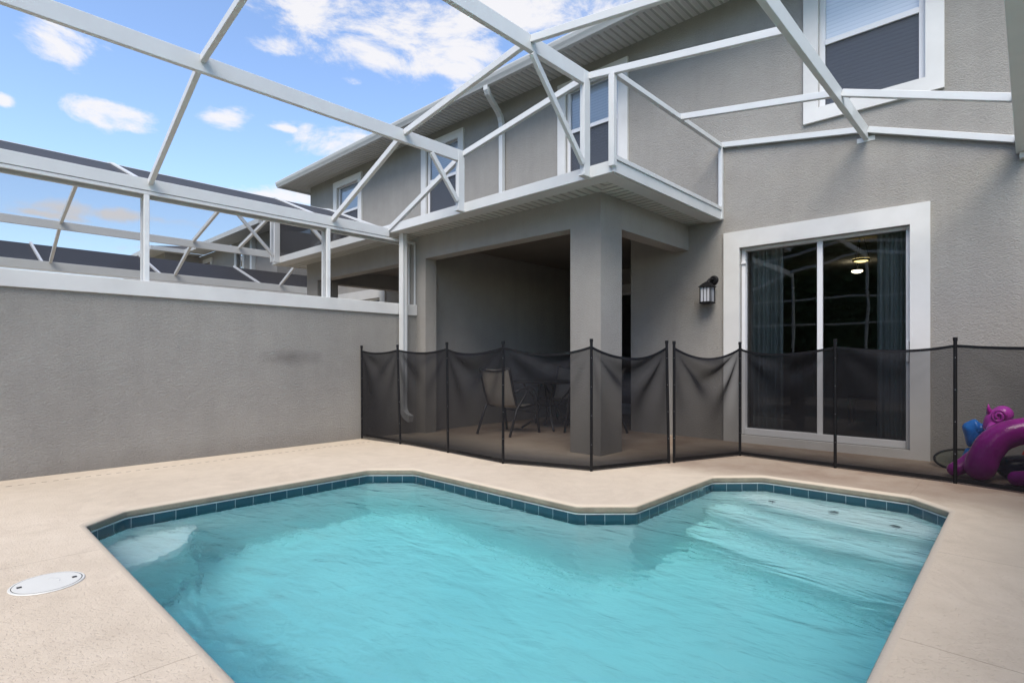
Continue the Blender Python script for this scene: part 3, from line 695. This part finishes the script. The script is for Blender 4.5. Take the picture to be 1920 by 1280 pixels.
# wall lantern by the door
lan = thing('wall_lantern', (-3.06, YH, 1.95), 'black coach-style wall lantern with frosted glass, left of the sliding door', 'lantern')
lx, ly, lz = -3.075, 6.975, 1.87
MB().tube([(-3.04, YH - .0005, 2.085), (-3.04, YH - .012, 2.085), (-3.04, YH - .03, 2.085)], [.062, .060, .045], 24).build('back_plate', 'black', lan, smooth=False)
MB().tube([(-3.04, YH - .03, 2.085), (-3.045, 7.03, 2.092), (-3.06, 6.995, 2.09), (lx, ly, 2.06), (lx, ly, 2.045)], .012, 10).build('arm', 'black', lan, smooth=True)
cap = MB(); 
def frus(mb, c, r0, r1, z0, z1, n=4):
    i = len(mb.v)
    for r_, z in ((r0, z0), (r1, z1)):
        for k in range(n):
            a = R(45) + 2 * math.pi * k / n; mb.v.append((c[0] + r_ * math.cos(a), c[1] + r_ * math.sin(a), z))
    mb.f.append(tuple(i + k for k in range(n))[::-1]); mb.f.append(tuple(i + n + k for k in range(n)))
    for k in range(n): mb.f.append((i + k, i + (k + 1) % n, i + n + (k + 1) % n, i + n + k))
frus(cap, (lx, ly), .122, .118, 1.985, 1.997); frus(cap, (lx, ly), .112, .055, 1.997, 2.04); frus(cap, (lx, ly), .05, .03, 2.04, 2.055)
cap.build('lantern_roof', 'black', lan)
bs = MB(); frus(bs, (lx, ly), .105, .108, 1.772, 1.786); frus(bs, (lx, ly), .10, .10, 1.786, 1.796); bs.build('lantern_base', 'black', lan)
gl_ = MB(); frus(gl_, (lx, ly), .088, .088, 1.796, 1.985); gl_.build('lantern_glass', 'frost', lan)
cg = MB()
for sx in (-1, 1):
    for sy in (-1, 1): cg.box(lx + sx * .067 - .006, lx + sx * .067 + .006, ly + sy * .067 - .006, ly + sy * .067 + .006, 1.796, 1.985)
for s_ in (-1, 1):
    cg.box(lx + s_ * .022 - .003, lx + s_ * .022 + .003, ly - .069, ly - .063, 1.796, 1.985); cg.box(lx + .063, lx + .069, ly + s_ * .022 - .003, ly + s_ * .022 + .003, 1.796, 1.985)
cg.box(lx - .073, lx + .073, ly - .073, ly + .073, 1.981, 1.986)
cg.build('lantern_bars', 'black', lan)

# ------------------------------------------------------------------ pool cages
def cage(mf, parent_loc, label, E=(XW, 2.915), B1=(-5.10, 3.60), B2=(-3.23, 3.90), B3=(-1.33, 3.60), B4=(-.06, 3.14), mat='alu', roof=None, front=True, ends=True, y0=-3.0, wallscreen='wall_screen', group='white aluminium pool cages'):
    c = thing('pool_cage', parent_loc, label, 'pool cage', group)
    f = lambda x: mf(x)
    YP = 4.535
    def beam(nm, a, b_, w_, h_, up=(0, 0, 1), m=mat): return MB().bar(a, b_, w_, h_, up).build(nm, m, c, bevel=.004)
    # beams along the pool
    beam('eave_beam', (f(E[0] - .03), y0, E[1] - .062), (f(E[0] - .03), 4.53, E[1] - .062), .06, .125)
    beam('screen_channel', (f(E[0] - .02), y0, E[1] - .147), (f(E[0] - .02), 4.99, E[1] - .147), .03, .036)
    beam('roof_beam', (f(B1[0]), y0, B1[1] - .07), (f(B1[0]), YP - .03, B1[1] - .07), .05, .14)
    beam('roof_beam', (f(B2[0]), y0, B2[1] - .07), (f(B2[0]), YP - .03, B2[1] - .07), .05, .14)
    beam('roof_beam', (f(B3[0]), y0, B3[1] - .07), (f(B3[0]), YH - .002, B3[1] - .07), .05, .14)
    beam('eave_beam', (f(B4[0]), y0, B4[1] - .07), (f(B4[0]), YH - .002, B4[1] - .07), .10, .16)
    # purlins across
    def pz(x):
        P_ = [E, B1, B2, B3, B4]
        for (xa, za), (xb, zb_) in zip(P_, P_[1:]):
            if xa <= x <= xb: return za + (zb_ - za) * (x - xa) / (xb - xa)
        return E[1] if x < E[0] else B4[1]
    def purlin(y, x0, x1):
        ks = [x0] + [q[0] for q in (B1, B2, B3) if x0 < q[0] < x1] + [x1]
        for a, b_ in zip(ks, ks[1:]):
            ga = .026 if a in (B1[0], B2[0], B3[0]) else 0; gb = .026 if b_ in (B1[0], B2[0], B3[0]) else 0
            if y == YP:
                if ga: ga = .001
                if gb and b_ != x1: gb = .001
            a += ga; b_ -= gb
            dz = -.012 if roof else -.035; beam('purlin', (f(a), y, pz(a) + dz), (f(b_), y, pz(b_) + dz), .045, .065)
    XS = -2.935
    purlin(-2.6, E[0], B4[0] - .05); purlin(-.55, E[0], B4[0] - .05); purlin(1.60, E[0], B4[0] - .05); purlin(3.66, E[0], B4[0] - .05)
    purlin(YP, E[0] - .06, B3[0]); purlin(5.93, XS, B4[0] - .05); purlin(YH - .03, XS, B4[0] - .05)
    # left wall posts and frame
    for y in (-2.6, -.55, 1.57, 3.60):
        beam('post', (f(E[0] - .02), y, 1.853), (f(E[0] - .02), y, E[1] - .165), .03, .05, (0, 1, 0), 'alu_old')
    beam('screen_channel', (f(E[0] - .01), 4.98, 1.853), (f(E[0] - .01), 4.98, E[1] - .165), .02, .025, (0, 1, 0))
    if wallscreen:
        MB().quad((f(E[0] - .035), y0, 1.854), (f(E[0] - .035), 4.99, 1.854), (f(E[0] - .035), 4.99, E[1] - .14), (f(E[0] - .035), y0, E[1] - .14)).build('screen_panel', wallscreen, c)
    # short posts and braces standing on the patio fascia
    for (bx, bz), dy in ((B1, .42), (B2, .78)):
        beam('post', (f(bx), YP - .045, 2.86), (f(bx), YP - .045, bz - .002), .055, .10, (0, 1, 0))
        beam('diagonal_brace', (f(bx + .012), YP - .08 - dy, bz - .15), (f(bx + .012), YP - .10, 2.97), .04, .055)
        MB().box(f(bx) - .034, f(bx) + .034, YP - .115, YP - .001, 2.855, 2.875).build('foot_plate', mat, c)
    beam('post', (f(XS), YP - .005, 2.90), (f(XS), YP - .005, pz(XS) - .07), .06, .06, (0, 1, 0))
    beam('side_rail', (f(XS), YP + .025, pz(XS) - .045), (f(XS), YH - .06, pz(XS) - .045), .05, .055)
    beam('side_rail', (f(XS), YP + .03, 2.992), (f(XS), YH - .06, 2.992), .05, .045)
    beam('post', (f(XS), YH - .03, 2.86), (f(XS), YH - .03, pz(XS) - .07), .05, .05, (0, 1, 0))
    for sx_ in (-.0265, .0265): MB().box(f(B3[0] + sx_) - .0015, f(B3[0] + sx_) + .0015, 5.98, 6.35, B3[1] - .135, B3[1] - .006).build('splice_plate', 'alu_old', c)
    # wall bracket under the ridge beam and short drop by the right eave
    MB().box(f(B3[0]) - .085, f(B3[0]) + .085, YH - .006, YH - .0005, B3[1] - .16, B3[1] - .11).build('wall_bracket', 'alu_old', c)
    beam('post', (f(B4[0] + .005), YH - .035, 2.93), (f(B4[0] + .005), YH - .035, B4[1] - .152), .06, .06, (0, 1, 0))
    # end frame behind the photographer
    if ends:
        for (bx, bz) in (B1, B2, B3): beam('post', (f(bx), y0 + .03, -.03), (f(bx), y0 + .03, bz - .142), .05, .10, (0, 1, 0))
        for z in (.9, 2.05, 2.78): beam('chair_rail', (f(E[0]), y0 + .03, z), (f(B4[0] + .5), y0 + .03, z), .045, .05)
    if roof:
        pts_ = [E, B1, B2, B3, B4]
        for k_, ((xa, za), (xb, zb_)) in enumerate(zip(pts_, pts_[1:])):
            MB().quad((f(xa), y0, za + .002), (f(xb), y0, zb_ + .002), (f(xb), YP if k_ < 2 else YH - .01, zb_ + .002), (f(xa), YP if k_ < 2 else YH - .01, za + .002)).build('roof_screen', roof, c)
        MB().quad((f(E[0]), YP + .01, 2.97), (f(B1[0]), YP + .01, 2.97), (f(B1[0]), YP + .01, B1[1] - .07), (f(E[0]), YP + .01, E[1] + .003)).quad((f(B1[0]), YP + .01, 2.97), (f(B2[0]), YP + .01, 2.97), (f(B2[0]), YP + .01, B2[1] - .07), (f(B1[0]), YP + .01, B1[1] - .07)).build('gable_screen', 'dark_screen', c)
    return c
cage(lambda x: x, (-3.4, 2, 0), 'white aluminium pool cage frame spanning directly over the swimming pool')
cage(mx_, (-10, 2, 0), 'pool cage with charcoal screened roof, just beyond the long left party wall', roof='roof_screen', B1=(-5.10, 3.49), E=(XW, 2.90), B4=(-.10, 2.86), B3=(-1.30, 3.42), wallscreen=None)

# third yard: cage roof low behind the second one, seen over the far wall
far = thing('pool_cage', (-16, 2, 0), 'farthest pool cage, a low dark screened roof seen through the neighbouring cage', 'pool cage', 'white aluminium pool cages')
for k_, (xa, za, xb, zb_) in enumerate(((-14.3, 2.92, -16.2, 3.62), (-16.2, 3.62, -18.2, 3.9))):
    MB().quad((xa, -3, za), (xb, -3, zb_), (xb, 8.2, zb_), (xa, 8.2, za)).build('roof_screen', 'far_screen', far)
MB().bar((-14.3, -3, 2.86), (-14.3, 8.2, 2.86), .06, .12).build('eave_beam', 'alu', far)
for y in (-2.6, -.55, 1.60, 3.66): 
    MB().bar((-14.3, y, 2.94), (-16.2, y, 3.64), .045, .05).build('purlin', 'alu', far)
for y in (5.9, 8.1): MB().bar((-14.3, y, 2.94), (-16.2, y, 3.64), .045, .05).build('purlin', 'alu', far)

# ------------------------------------------------------------------ building beyond
far_h = thing('townhouse', (-20, 7, 0), 'farther grey stucco townhouse with a dark shingled wing, small behind the cages on the left', 'townhouse')
FX = -16.2
FWIN = ((-19.30, -18.68, 3.55, 4.62), (-22.35, -21.62, 3.55, 4.62))
fb = MB(); wall_y(fb, -22.9, FX, -.05, 4.92, YH, YH + .2, FWIN)
fb.box(-29, -22.9, 5.95, 14, -.05, 4.92); fb.box(FX - .2, FX, YH + .2, 14, -.05, 4.92)
fb.build('wall', 'stucco', far_h)
MB().quad((-22.35, 6.5, 4.93), (FX + .4, 6.5, 4.93), (FX + .4, YH, 4.93), (-22.35, YH, 4.93)).build('eave_soffit', 'soffit_up', far_h)
MB().quad((-29.5, 5.45, 4.93), (-22.4, 5.45, 4.93), (-22.4, 7.1, 4.93), (-29.5, 7.1, 4.93)).build('wing_soffit', 'soffit_up', far_h)
fg = MB().box(-22.25, FX + .4, 6.40, 6.50, 4.88, 5.02).box(-22.35, -22.25, 5.45, 6.50, 4.88, 5.02).box(-29.5, -22.25, 5.35, 5.45, 4.88, 5.02); fg.build('gutter', 'gutter', far_h)
fr2 = MB(); fr2.quad((-22.3, 6.5, 5.02), (FX + .4, 6.5, 5.02), (FX - 2, 11, 6.5), (-25, 11, 6.5)); fr2.quad((-22.35, 5.45, 5.03), (-22.35, 7.0, 5.03), (-25.4, 11.0, 6.2), (-25.4, 8.0, 5.75)); fr2.quad((-29.5, 5.45, 5.03), (-22.35, 5.45, 5.03), (-25.4, 8.0, 5.75), (-29.5, 8.0, 5.75))
fr2.build('roof', 'shingle', far_h)
for x0, x1, z0, z1 in FWIN:
    f_ = MB(); casing(f_, x0 - .1, x1 + .1, z0 - .1, z1 + .12, .14); f_ = f_.build('window', 'trim', far_h)
    MB().quad((x0, YH + .05, z0), (x1, YH + .05, z0), (x1, YH + .05, z1), (x0, YH + .05, z1)).build('pane', 'win_glass', f_)
    MB().quad((x0, YH + .12, z0), (x1, YH + .12, z0), (x1, YH + .12, z1), (x0, YH + .12, z1)).build('blind', 'blinds', f_)
MB().box(-17.88, -17.73, YH - .12, YH - .001, 2.9, 4.92).build('downspout', 'alu', far_h)
fl = MB().box(-21, -17.0, 5.0, YH - .001, 2.55, 2.9).box(-17.4, -17.0, 5.0, 5.4, -.04, 2.55); fl.build('patio_frame', 'stucco', far_h)
MB().box(-21.4, -16.6, 4.56, 5.0, 2.9, 3.02).build('patio_fascia', 'alu', far_h)

# ------------------------------------------------------------------ mesh pool fence
def fence(pts, label, sags):
    t_ = thing('mesh_fence', (pts[0][0], pts[0][1], 0), label, 'fence', 'black mesh pool fence sections')
    H = 1.17
    for k, (x, y) in enumerate(pts):
        zt = 1.235 + random.uniform(-.006, .01)
        lean = pts_lean.get((x, y), (0, 0))
        p = MB().tube([(x, y, -.02), (x + lean[0], y + lean[1], zt - .012)], .0140, 10)
        p.tube([(x + lean[0], y + lean[1], zt - .03), (x + lean[0], y + lean[1], zt)], .0170, 10)
        po = p.build('pole', 'black', t_, smooth=False)
        rv = MB()
        d = Vector((-x, -y, 0)).normalized()
        for q in range(4):
            z = .25 + q * .27; rv.lathe((x + d.x * .0135 + lean[0] * z / zt, y + d.y * .0135 + lean[1] * z / zt, z), [(0, -.003), (.003, 0), (0, .003)], 6)
        rv.build('snap', 'screw', po)
    for k in range(len(pts) - 1):
        a, b_ = Vector(pts[k]), Vector(pts[k + 1]); L = (b_ - a).length; d = (b_ - a) / L; nrm = Vector((d.y, -d.x))
        la = Vector(pts_lean.get(pts[k], (0, 0))); lb = Vector(pts_lean.get(pts[k + 1], (0, 0)))
        sag, skew = sags[k]; nx, nz_ = 34, 34; mb = MB(); seed = random.random() * 10
        tops = []
        for i in range(nx + 1):
            u_ = i / nx; uu = u_ ** skew; zt = H - sag * 4 * uu * (1 - uu)
            for j_ in range(nz_ + 1):
                v_ = j_ / nz_; z = .028 + (zt - .028) * v_
                edge = math.sin(math.pi * u_) * (1 if j_ < nz_ else 1)
                # soft folds fanning from the upper corners, plus slack belly
                r1 = math.hypot(u_ * L, (1 - v_) * 1.15) ; th1 = math.atan2((1 - v_) * 1.15, u_ * L + .001)
                r2 = math.hypot((1 - u_) * L, (1 - v_) * 1.15); th2 = math.atan2((1 - v_) * 1.15, (1 - u_) * L + .001)
                am = sag * .42
                fold = am * math.sin(th1 * 8 + seed) * math.exp(-((r1 - .3) / .38) ** 2) + am * math.sin(th2 * 9 + seed * 2) * math.exp(-((r2 - .3) / .38) ** 2)
                off = edge * (fold + .02 * math.sin(seed + v_ * 3))
                base = a + la * v_ + (b_ + lb * v_ - a - la * v_) * u_
                mb.v.append((base.x + nrm.x * off, base.y + nrm.y * off, z))
        for i in range(nx):
            for j_ in range(nz_): q = i * (nz_ + 1) + j_; mb.f.append((q, q + nz_ + 1, q + nz_ + 2, q + 1))
        pn = mb.build('mesh_panel', 'pool_mesh', t_, smooth=True)
        tb = MB()
        for i in range(nx):
            p0 = Vector(mb.v[i * (nz_ + 1) + nz_]); p1 = Vector(mb.v[(i + 1) * (nz_ + 1) + nz_]); tb.bar(p0 - Vector((0, 0, .011)), p1 - Vector((0, 0, .011)), .005, .024)
        tb.build('top_hem', 'black', pn)
        MB().bar((a.x, a.y, .030), (b_.x, b_.y, .030), .008, .032).build('bottom_hem', 'black', pn)
    return t_
pts_lean = {(-6.60, 4.05): (-.01, 0), (-5.72, 4.05): (-.06, 0), (-4.77, 4.02): (-.02, 0), (-2.665, 5.14): (-.02, -.01), (-.47, 5.95): (.0, 0)}
fence([(-6.60, 4.05), (-5.72, 4.05), (-4.77, 4.02), (-3.87, 3.98), (-3.00, 4.27), (-2.665, 5.14)],
      'left section of black mesh pool fence, from the party wall round the patio column', [(.035, 1), (.04, 1.1), (.06, .9), (.07, 1.1), (.11, 1)])
fence([(-2.64, 5.20), (-2.31, 6.07), (-1.38, 6.01), (-.47, 5.95), (.58, 5.72)],
      'right section of black mesh pool fence, crossing in front of the sliding glass door', [(.11, 1), (.065, .8), (.04, 1.2), (.03, 1)])

# ------------------------------------------------------------------ patio furniture
def make_chair(loc, rz, label):
    """sling chair facing local +Y"""
    c = thing('patio_chair', (0, 0, 0), label, 'chair', 'sling patio chairs round the table')
    for s_ in (-1, 1):
        x = s_ * .27
        fr_ = MB().tube([(x, -.34, .93), (x, -.33, .90), (x * .98, -.24, .60), (x * .97, -.17, .42), (x * .97, -.10, .385), (x * .97, .0, .38), (x * .97, .22, .41), (x * .97, .27, .39)], .0165, 8)
        fr_.build('side_rail', 'bronze', c, smooth=True)
        # arm loop: front leg up, over, back to the backrest
        MB().tube([(x * 1.12, .30, .0), (x * 1.11, .25, .30), (x * 1.1, .22, .52), (x * 1.1, .19, .60), (x * 1.1, .12, .645), (x * 1.1, 0, .655), (x * 1.1, -.12, .64), (x * 1.03, -.22, .60)], .0175, 8).build('leg', 'bronze', c, smooth=True)
        MB().tube([(x * 1.1, -.36, .0), (x * 1.08, -.20, .36), (x * 1.1, -.02, .55), (x * 1.1, .06, .64)], .0175, 8).build('leg', 'bronze', c, smooth=True)
    MB().tube([(-.27, -.34, .93), (-.13, -.355, .895), (0, -.36, .885), (.13, -.355, .895), (.27, -.34, .93)], .011, 8).build('top_rail', 'bronze', c, smooth=True)
    def sling(rows, nm):
        mb = MB()
        for (y, z, w_) in rows:
            for k in range(7):
                u_ = k / 6; dip = .02 * math.sin(math.pi * u_); mb.v.append((-w_ + 2 * w_ * u_, y - dip * .8, z - dip))
        for i in range(len(rows) - 1):
            for k in range(6): q = i * 7 + k; mb.f.append((q, q + 1, q + 8, q + 7))
        return mb.build(nm, 'sling', c, smooth=True, solid=.004)
    sling([(-.345, .925, .255), (-.33, .89, .26), (-.24, .60, .255), (-.175, .43, .252), (-.15, .405, .25)], 'backrest')
    sling([(-.15, .405, .25), (-.08, .39, .25), (0, .388, .25), (.2, .415, .25), (.25, .405, .25)], 'seat')
    MB().tube([(-.29, .27, .30), (.29, .27, .30)], .010, 8).build('stretcher', 'bronze', c)
    c.location = loc; c.rotation_euler = (0, 0, rz); return c
def dup(root, loc, rz, label):
    r = root.copy(); COL.objects.link(r); r.location = loc; r.rotation_euler = (0, 0, rz); r['label'] = label
    for ch in list(root.children):
        c2 = ch.copy(); COL.objects.link(c2); c2.parent = r
        for g in ch.children: g2 = g.copy(); COL.objects.link(g2); g2.parent = c2
    return r
ch = make_chair((-5.43, 5.72, 0), R(4), 'tan sling patio chair with its back to the pool, leftmost at the patio table')
dup(ch, (-5.70, 7.25, 0), R(186), 'tan sling patio chair on the far side of the table, facing the pool')
dup(ch, (-4.55, 6.55, 0), R(88), 'tan sling patio chair to the right of the table, partly hidden by the stucco column')
tb = thing('patio_table', (-5.45, 6.5, 0), 'dark round metal patio table under the covered patio', 'table')
tx, ty = -5.35, 6.5; tb.location = (tx, ty, 0)
MB().lathe((tx, ty, 0), [(0, .695), (.50, .695), (.53, .70), (.545, .71), (.545, .722), (.53, .728), (0, .728)], 40).build('tabletop', 'table', tb)
for k in range(4):
    a = R(45 + 90 * k + 4); dx, dy = math.cos(a), math.sin(a)
    MB().tube([(tx + dx * .40, ty + dy * .40, .69), (tx + dx * .30, ty + dy * .30, .55), (tx + dx * .12, ty + dy * .12, .34), (tx + dx * .22, ty + dy * .22, .14), (tx + dx * .42, ty + dy * .42, .015)], .016, 8).build('leg', 'bronze', tb, smooth=True)
MB().lathe((tx, ty, 0), [(.125, .33), (.135, .34), (.125, .35)], 24).build('leg_ring', 'bronze', tb)

# ------------------------------------------------------------------ behind the glass
def curtain(x0, x1, y, label):
    mb = MB(); n = 90
    for i in range(n + 1):
        u_ = i / n; x = x0 + (x1 - x0) * u_; yy = y + .035 * math.sin(u_ * 34 + 1.2 * math.sin(u_ * 9)) + .012 * math.sin(u_ * 71)
        mb.v += [(x, yy, .12), (x, yy * 1.0, 1.3), (x, yy, 2.55)]
    for i in range(n):
        for j_ in range(2): q = i * 3 + j_; mb.f.append((q, q + 3, q + 4, q + 1))
    return tag(mb.build('curtain', 'curtain', None, smooth=True), label, 'curtain', 'sheer curtains behind the sliding door')
curtain(-2.66, -2.27, 7.36, 'pale sheer curtain gathered at the left edge of the sliding glass door')
curtain(-1.27, -.93, 7.36, 'pale sheer curtain gathered at the right edge of the sliding glass door')
pd = thing('pendant_lamp', (-1.62, 9.0, 2.74), 'lit amber bowl pendant lamp, the larger one seen through the sliding door', 'lamp', 'lit lamps behind the glass')
def pendant(root, x, y, z, r_, m1):
    MB().lathe((x, y, z), [(.0, -.30 * r_), (.45 * r_, -.26 * r_), (.8 * r_, -.13 * r_), (r_, .0), (r_ * .98, .02)], 28).build('lamp_bowl', m1, root, smooth=True)
    MB().lathe((x, y, z), [(r_ * 1.03, -.012), (r_ * 1.04, .012), (r_ * .96, .02)], 28).build('rim', 'bronze', root)
    for k in range(3):
        a = k * 2.094; MB().tube([(x + r_ * math.cos(a), y + r_ * math.sin(a), z), (x, y, z + .45)], .004, 6).build('hanger', 'bronze', root)
    MB().tube([(x, y, z + .45), (x, y, 2.74)], .008, 6).build('stem', 'bronze', root)
pd.location = (-1.72, 8.9, 2.74)
pendant(pd, -1.735, 8.95, 2.43, .105, 'lampglow')
pd2 = thing('pendant_lamp', (-2.19, 11.0, 2.74), 'small bright pendant lamp just below and left of the amber bowl lamp', 'lamp', 'lit lamps behind the glass')
MB().lathe((-2.19, 11.0, 2.56), [(0, -.03), (.05, -.022), (.085, 0), (.08, .02)], 24).build('lamp_bowl', 'bulb', pd2, smooth=True)
MB().tube([(-2.19, 11, 2.58), (-2.19, 11, 2.74)], .008, 6).build('stem', 'bronze', pd2)
st_ = thing('side_table', (-1.8, 9.5, .09), 'small dark low table standing inside the room behind the glass', 'table')
MB().box(-2.0, -1.6, 9.4, 9.75, .46, .49).build('tabletop', 'wood', st_, bevel=.003)
for x in (-1.98, -1.62):
    for y in (9.42, 9.73): MB().box(x - .015, x + .015, y - .015, y + .015, .09, .46).build('leg', 'bronze', st_)

# ------------------------------------------------------------------ inflatables by the wall
def smooth_path(pts, n=8):
    P_ = [Vector(p) for p in pts]; P_ = [2 * P_[0] - P_[1]] + P_ + [2 * P_[-1] - P_[-2]]; res = []
    for i in range(1, len(P_) - 2):
        for k in range(n):
            t_ = k / n; a, b_, c, d = P_[i - 1:i + 3]
            res.append(.5 * ((2 * b_) + (c - a) * t_ + (2 * a - 5 * b_ + 4 * c - d) * t_ ** 2 + (3 * b_ - a - 3 * c + d) * t_ ** 3))
    res.append(P_[-2]); return res
def sausage(pts, r0, r1, mat, name, parent, n=18, k=8):
    path = smooth_path(pts, k); m = len(path)
    cum = [0]
    for i in range(1, m): cum.append(cum[-1] + (path[i] - path[i - 1]).length)
    T = cum[-1]; rad = []; P2 = []
    d0 = (path[0] - path[1]).normalized(); d1 = (path[-1] - path[-2]).normalized()
    for q in range(5): a = q / 5 * math.pi / 2; P2.append(path[0] + d0 * r0 * math.cos(a)); rad.append(max(.002, r0 * math.sin(a)))
    for p, c in zip(path, cum): P2.append(p); rad.append((r0 + (r1 - r0) * c / T) * (1 + .012 * math.sin(c * 40)))
    for q in range(1, 6): a = q / 5 * math.pi / 2; P2.append(path[-1] + d1 * r1 * math.sin(a)); rad.append(max(.002, r1 * math.cos(a)))
    return MB().tube(P2, rad, n).build(name, mat, parent, smooth=True)
fl1 = thing('pool_float', (-.2, 6.3, 0), 'shiny purple inflatable arch with a curled ear, behind the right end of the fence', 'inflatable')
sausage([(-.325, 6.24, .115), (-.29, 6.26, .23), (-.23, 6.3, .34), (-.14, 6.34, .41), (-.03, 6.38, .44), (.10, 6.42, .43), (.26, 6.44, .35), (.36, 6.42, .22), (.39, 6.4, .13)], .112, .115, 'purple', 'arch_tube', fl1)
sausage([(-.50, 6.30, .065), (-.44, 6.34, .105), (-.37, 6.38, .165), (-.28, 6.42, .24)], .06, .085, 'purple', 'side_tube', fl1)
hd = sausage([(-.255, 6.60, .44), (-.235, 6.6, .51), (-.19, 6.61, .555)], .075, .078, 'pink', 'ear', fl1)
sw = MB(); pp = []
for k in range(26):
    a = k * .42; r_ = .062 - .0018 * k; pp.append((-.215 + r_ * math.cos(a) * .85, 6.525 - .0006 * k - r_ * math.cos(a) * .1, .540 + r_ * math.sin(a)))
MB().tube(pp, .010, 8).build('ear_swirl', 'pink', hd, smooth=True)
MB().tube([(-.275, 6.58, .56), (-.285, 6.57, .61), (-.285, 6.565, .645)], [.028, .012, .002], 8).build('horn_tip', 'purple', hd, smooth=True)
sausage([(-.25, 6.56, .47), (-.26, 6.5, .42), (-.26, 6.42, .36)], .035, .05, 'pink', 'neck_seam', fl1)
fl2 = thing('pool_float', (-.1, 6.12, 0), 'low purple inflatable tube in front of the purple arch', 'inflatable')
sausage([(-.09, 6.16, .065), (.0, 6.13, .08), (.14, 6.1, .085), (.3, 6.12, .08)], .06, .08, 'purple', 'tube_body', fl2)
fb2 = thing('beach_float', (-.42, 6.85, 0), 'crumpled blue inflatable wedged between the stucco wall and the purple float', 'inflatable')
PB = [(-0.475, 0.395), (-0.432, 0.425), (-0.389, 0.455), (-0.37, 0.445), (-0.354, 0.415), (-0.315, 0.415), (-0.28, 0.41), (-0.268, 0.37), (-0.307, 0.31), (-0.346, 0.255), (-0.385, 0.24), (-0.428, 0.215), (-0.444, 0.27), (-0.451, 0.33)]
PB = [(-.40 + (x + .385) * 1.28 + .012, .345 + (z - .33) * 1.25) for x, z in PB]
bm_ = MB(); n = len(PB); cx = sum(p[0] for p in PB) / n; cz = sum(p[1] for p in PB) / n
for layer, (s_, dy) in enumerate(((.0, -.055), (.5, -.06), (.85, -.035), (1.0, 0), (.85, .035), (.5, .05), (.0, .05))):
    for k, (x, z) in enumerate(PB):
        bm_.v.append((cx + (x - cx) * s_, 6.72 + dy + (.014 if (k + layer) % 3 == 0 else -.008) * (s_ > .1), cz + (z - cz) * s_))
for l_ in range(6):
    for k in range(n): q = l_ * n + k; q2 = l_ * n + (k + 1) % n; bm_.f.append((q, q2, q2 + n, q + n))
bm_.build('float_body', 'blue', fb2, smooth=True, sub=1)
sausage([(-.43, 6.74, .18), (-.45, 6.74, .10), (-.45, 6.74, .05)], .035, .045, 'blue', 'float_end', fb2)
nv = sausage([(-.14, 6.52, .10), (.0, 6.55, .12), (.2, 6.56, .10)], .10, .10, 'navy', 'air_mattress', None); tag(nv, 'rolled dark navy air mattress lying under the purple arch', 'air mattress')
rd = sausage([(-.03, 6.74, .07), (-.02, 6.74, .15), (.0, 6.74, .22)], .065, .055, 'red', 'toy_bowling_pin', None); tag(rd, 'small red inflatable toy standing behind the purple arch', 'toy')
# landing hoop
hp = thing('net_hoop', (-.48, 6.9, 0), 'dark round hoop with slack netting leaning against the wall beside the door casing', 'hoop')
c = Vector((-.47, 6.86, .075)); ux = Vector((1, 0, 0)); uy = Vector((0, .86, .42)).normalized(); pp = []
for k in range(41):
    a = 2 * math.pi * k / 40; pp.append(c + ux * .235 * math.cos(a) + uy * .185 * math.sin(a))
MB().tube(pp, .011, 8, caps=False).build('hoop_rim', 'black', hp, smooth=True)
nm_ = MB(); nm_.v.append(tuple(c - Vector((0, 0, .03)))); nm_.v += [tuple(p) for p in pp[:-1]]
for k in range(40): nm_.f.append((0, 1 + k, 1 + (k + 1) % 40))
nm_.build('netting', 'hoopnet', hp, smooth=True)

# ------------------------------------------------------------------ hedge beyond the open end of the yard (seen only in the door glass)
hb = MB(); rnd = random.Random(3)
for k in range(40000):
    x = rnd.uniform(-30, 14); top_ = 10.5 + 1.5 * math.sin(x * .7) + .9 * math.sin(x * 1.9 + 1) + .5 * math.sin(x * 4.3)
    z = top_ * rnd.random() ** .7; y = -19 + rnd.uniform(-1.2, 1.2) * (1 - .5 * z / 7); s_ = rnd.uniform(.12, .26)
    a, b_ = rnd.uniform(0, 6.28), rnd.uniform(-1, 1)
    u_ = Vector((math.cos(a), math.sin(a), b_)).normalized() * s_; v_ = u_.cross(Vector((rnd.uniform(-1, 1), rnd.uniform(-1, 1), rnd.uniform(-1, 1)))).normalized() * s_ * .6
    p = Vector((x, y, z)); hb.quad(p - u_, p + v_, p + u_, p - v_)
hb.box(-30, 14, -19.3, -18.9, -.12, 8.6)
tag(hb.build('hedge', 'leaf', fixn=False), 'tall dense green hedge across the lawn beyond the pool yard', 'hedge', kind='stuff')
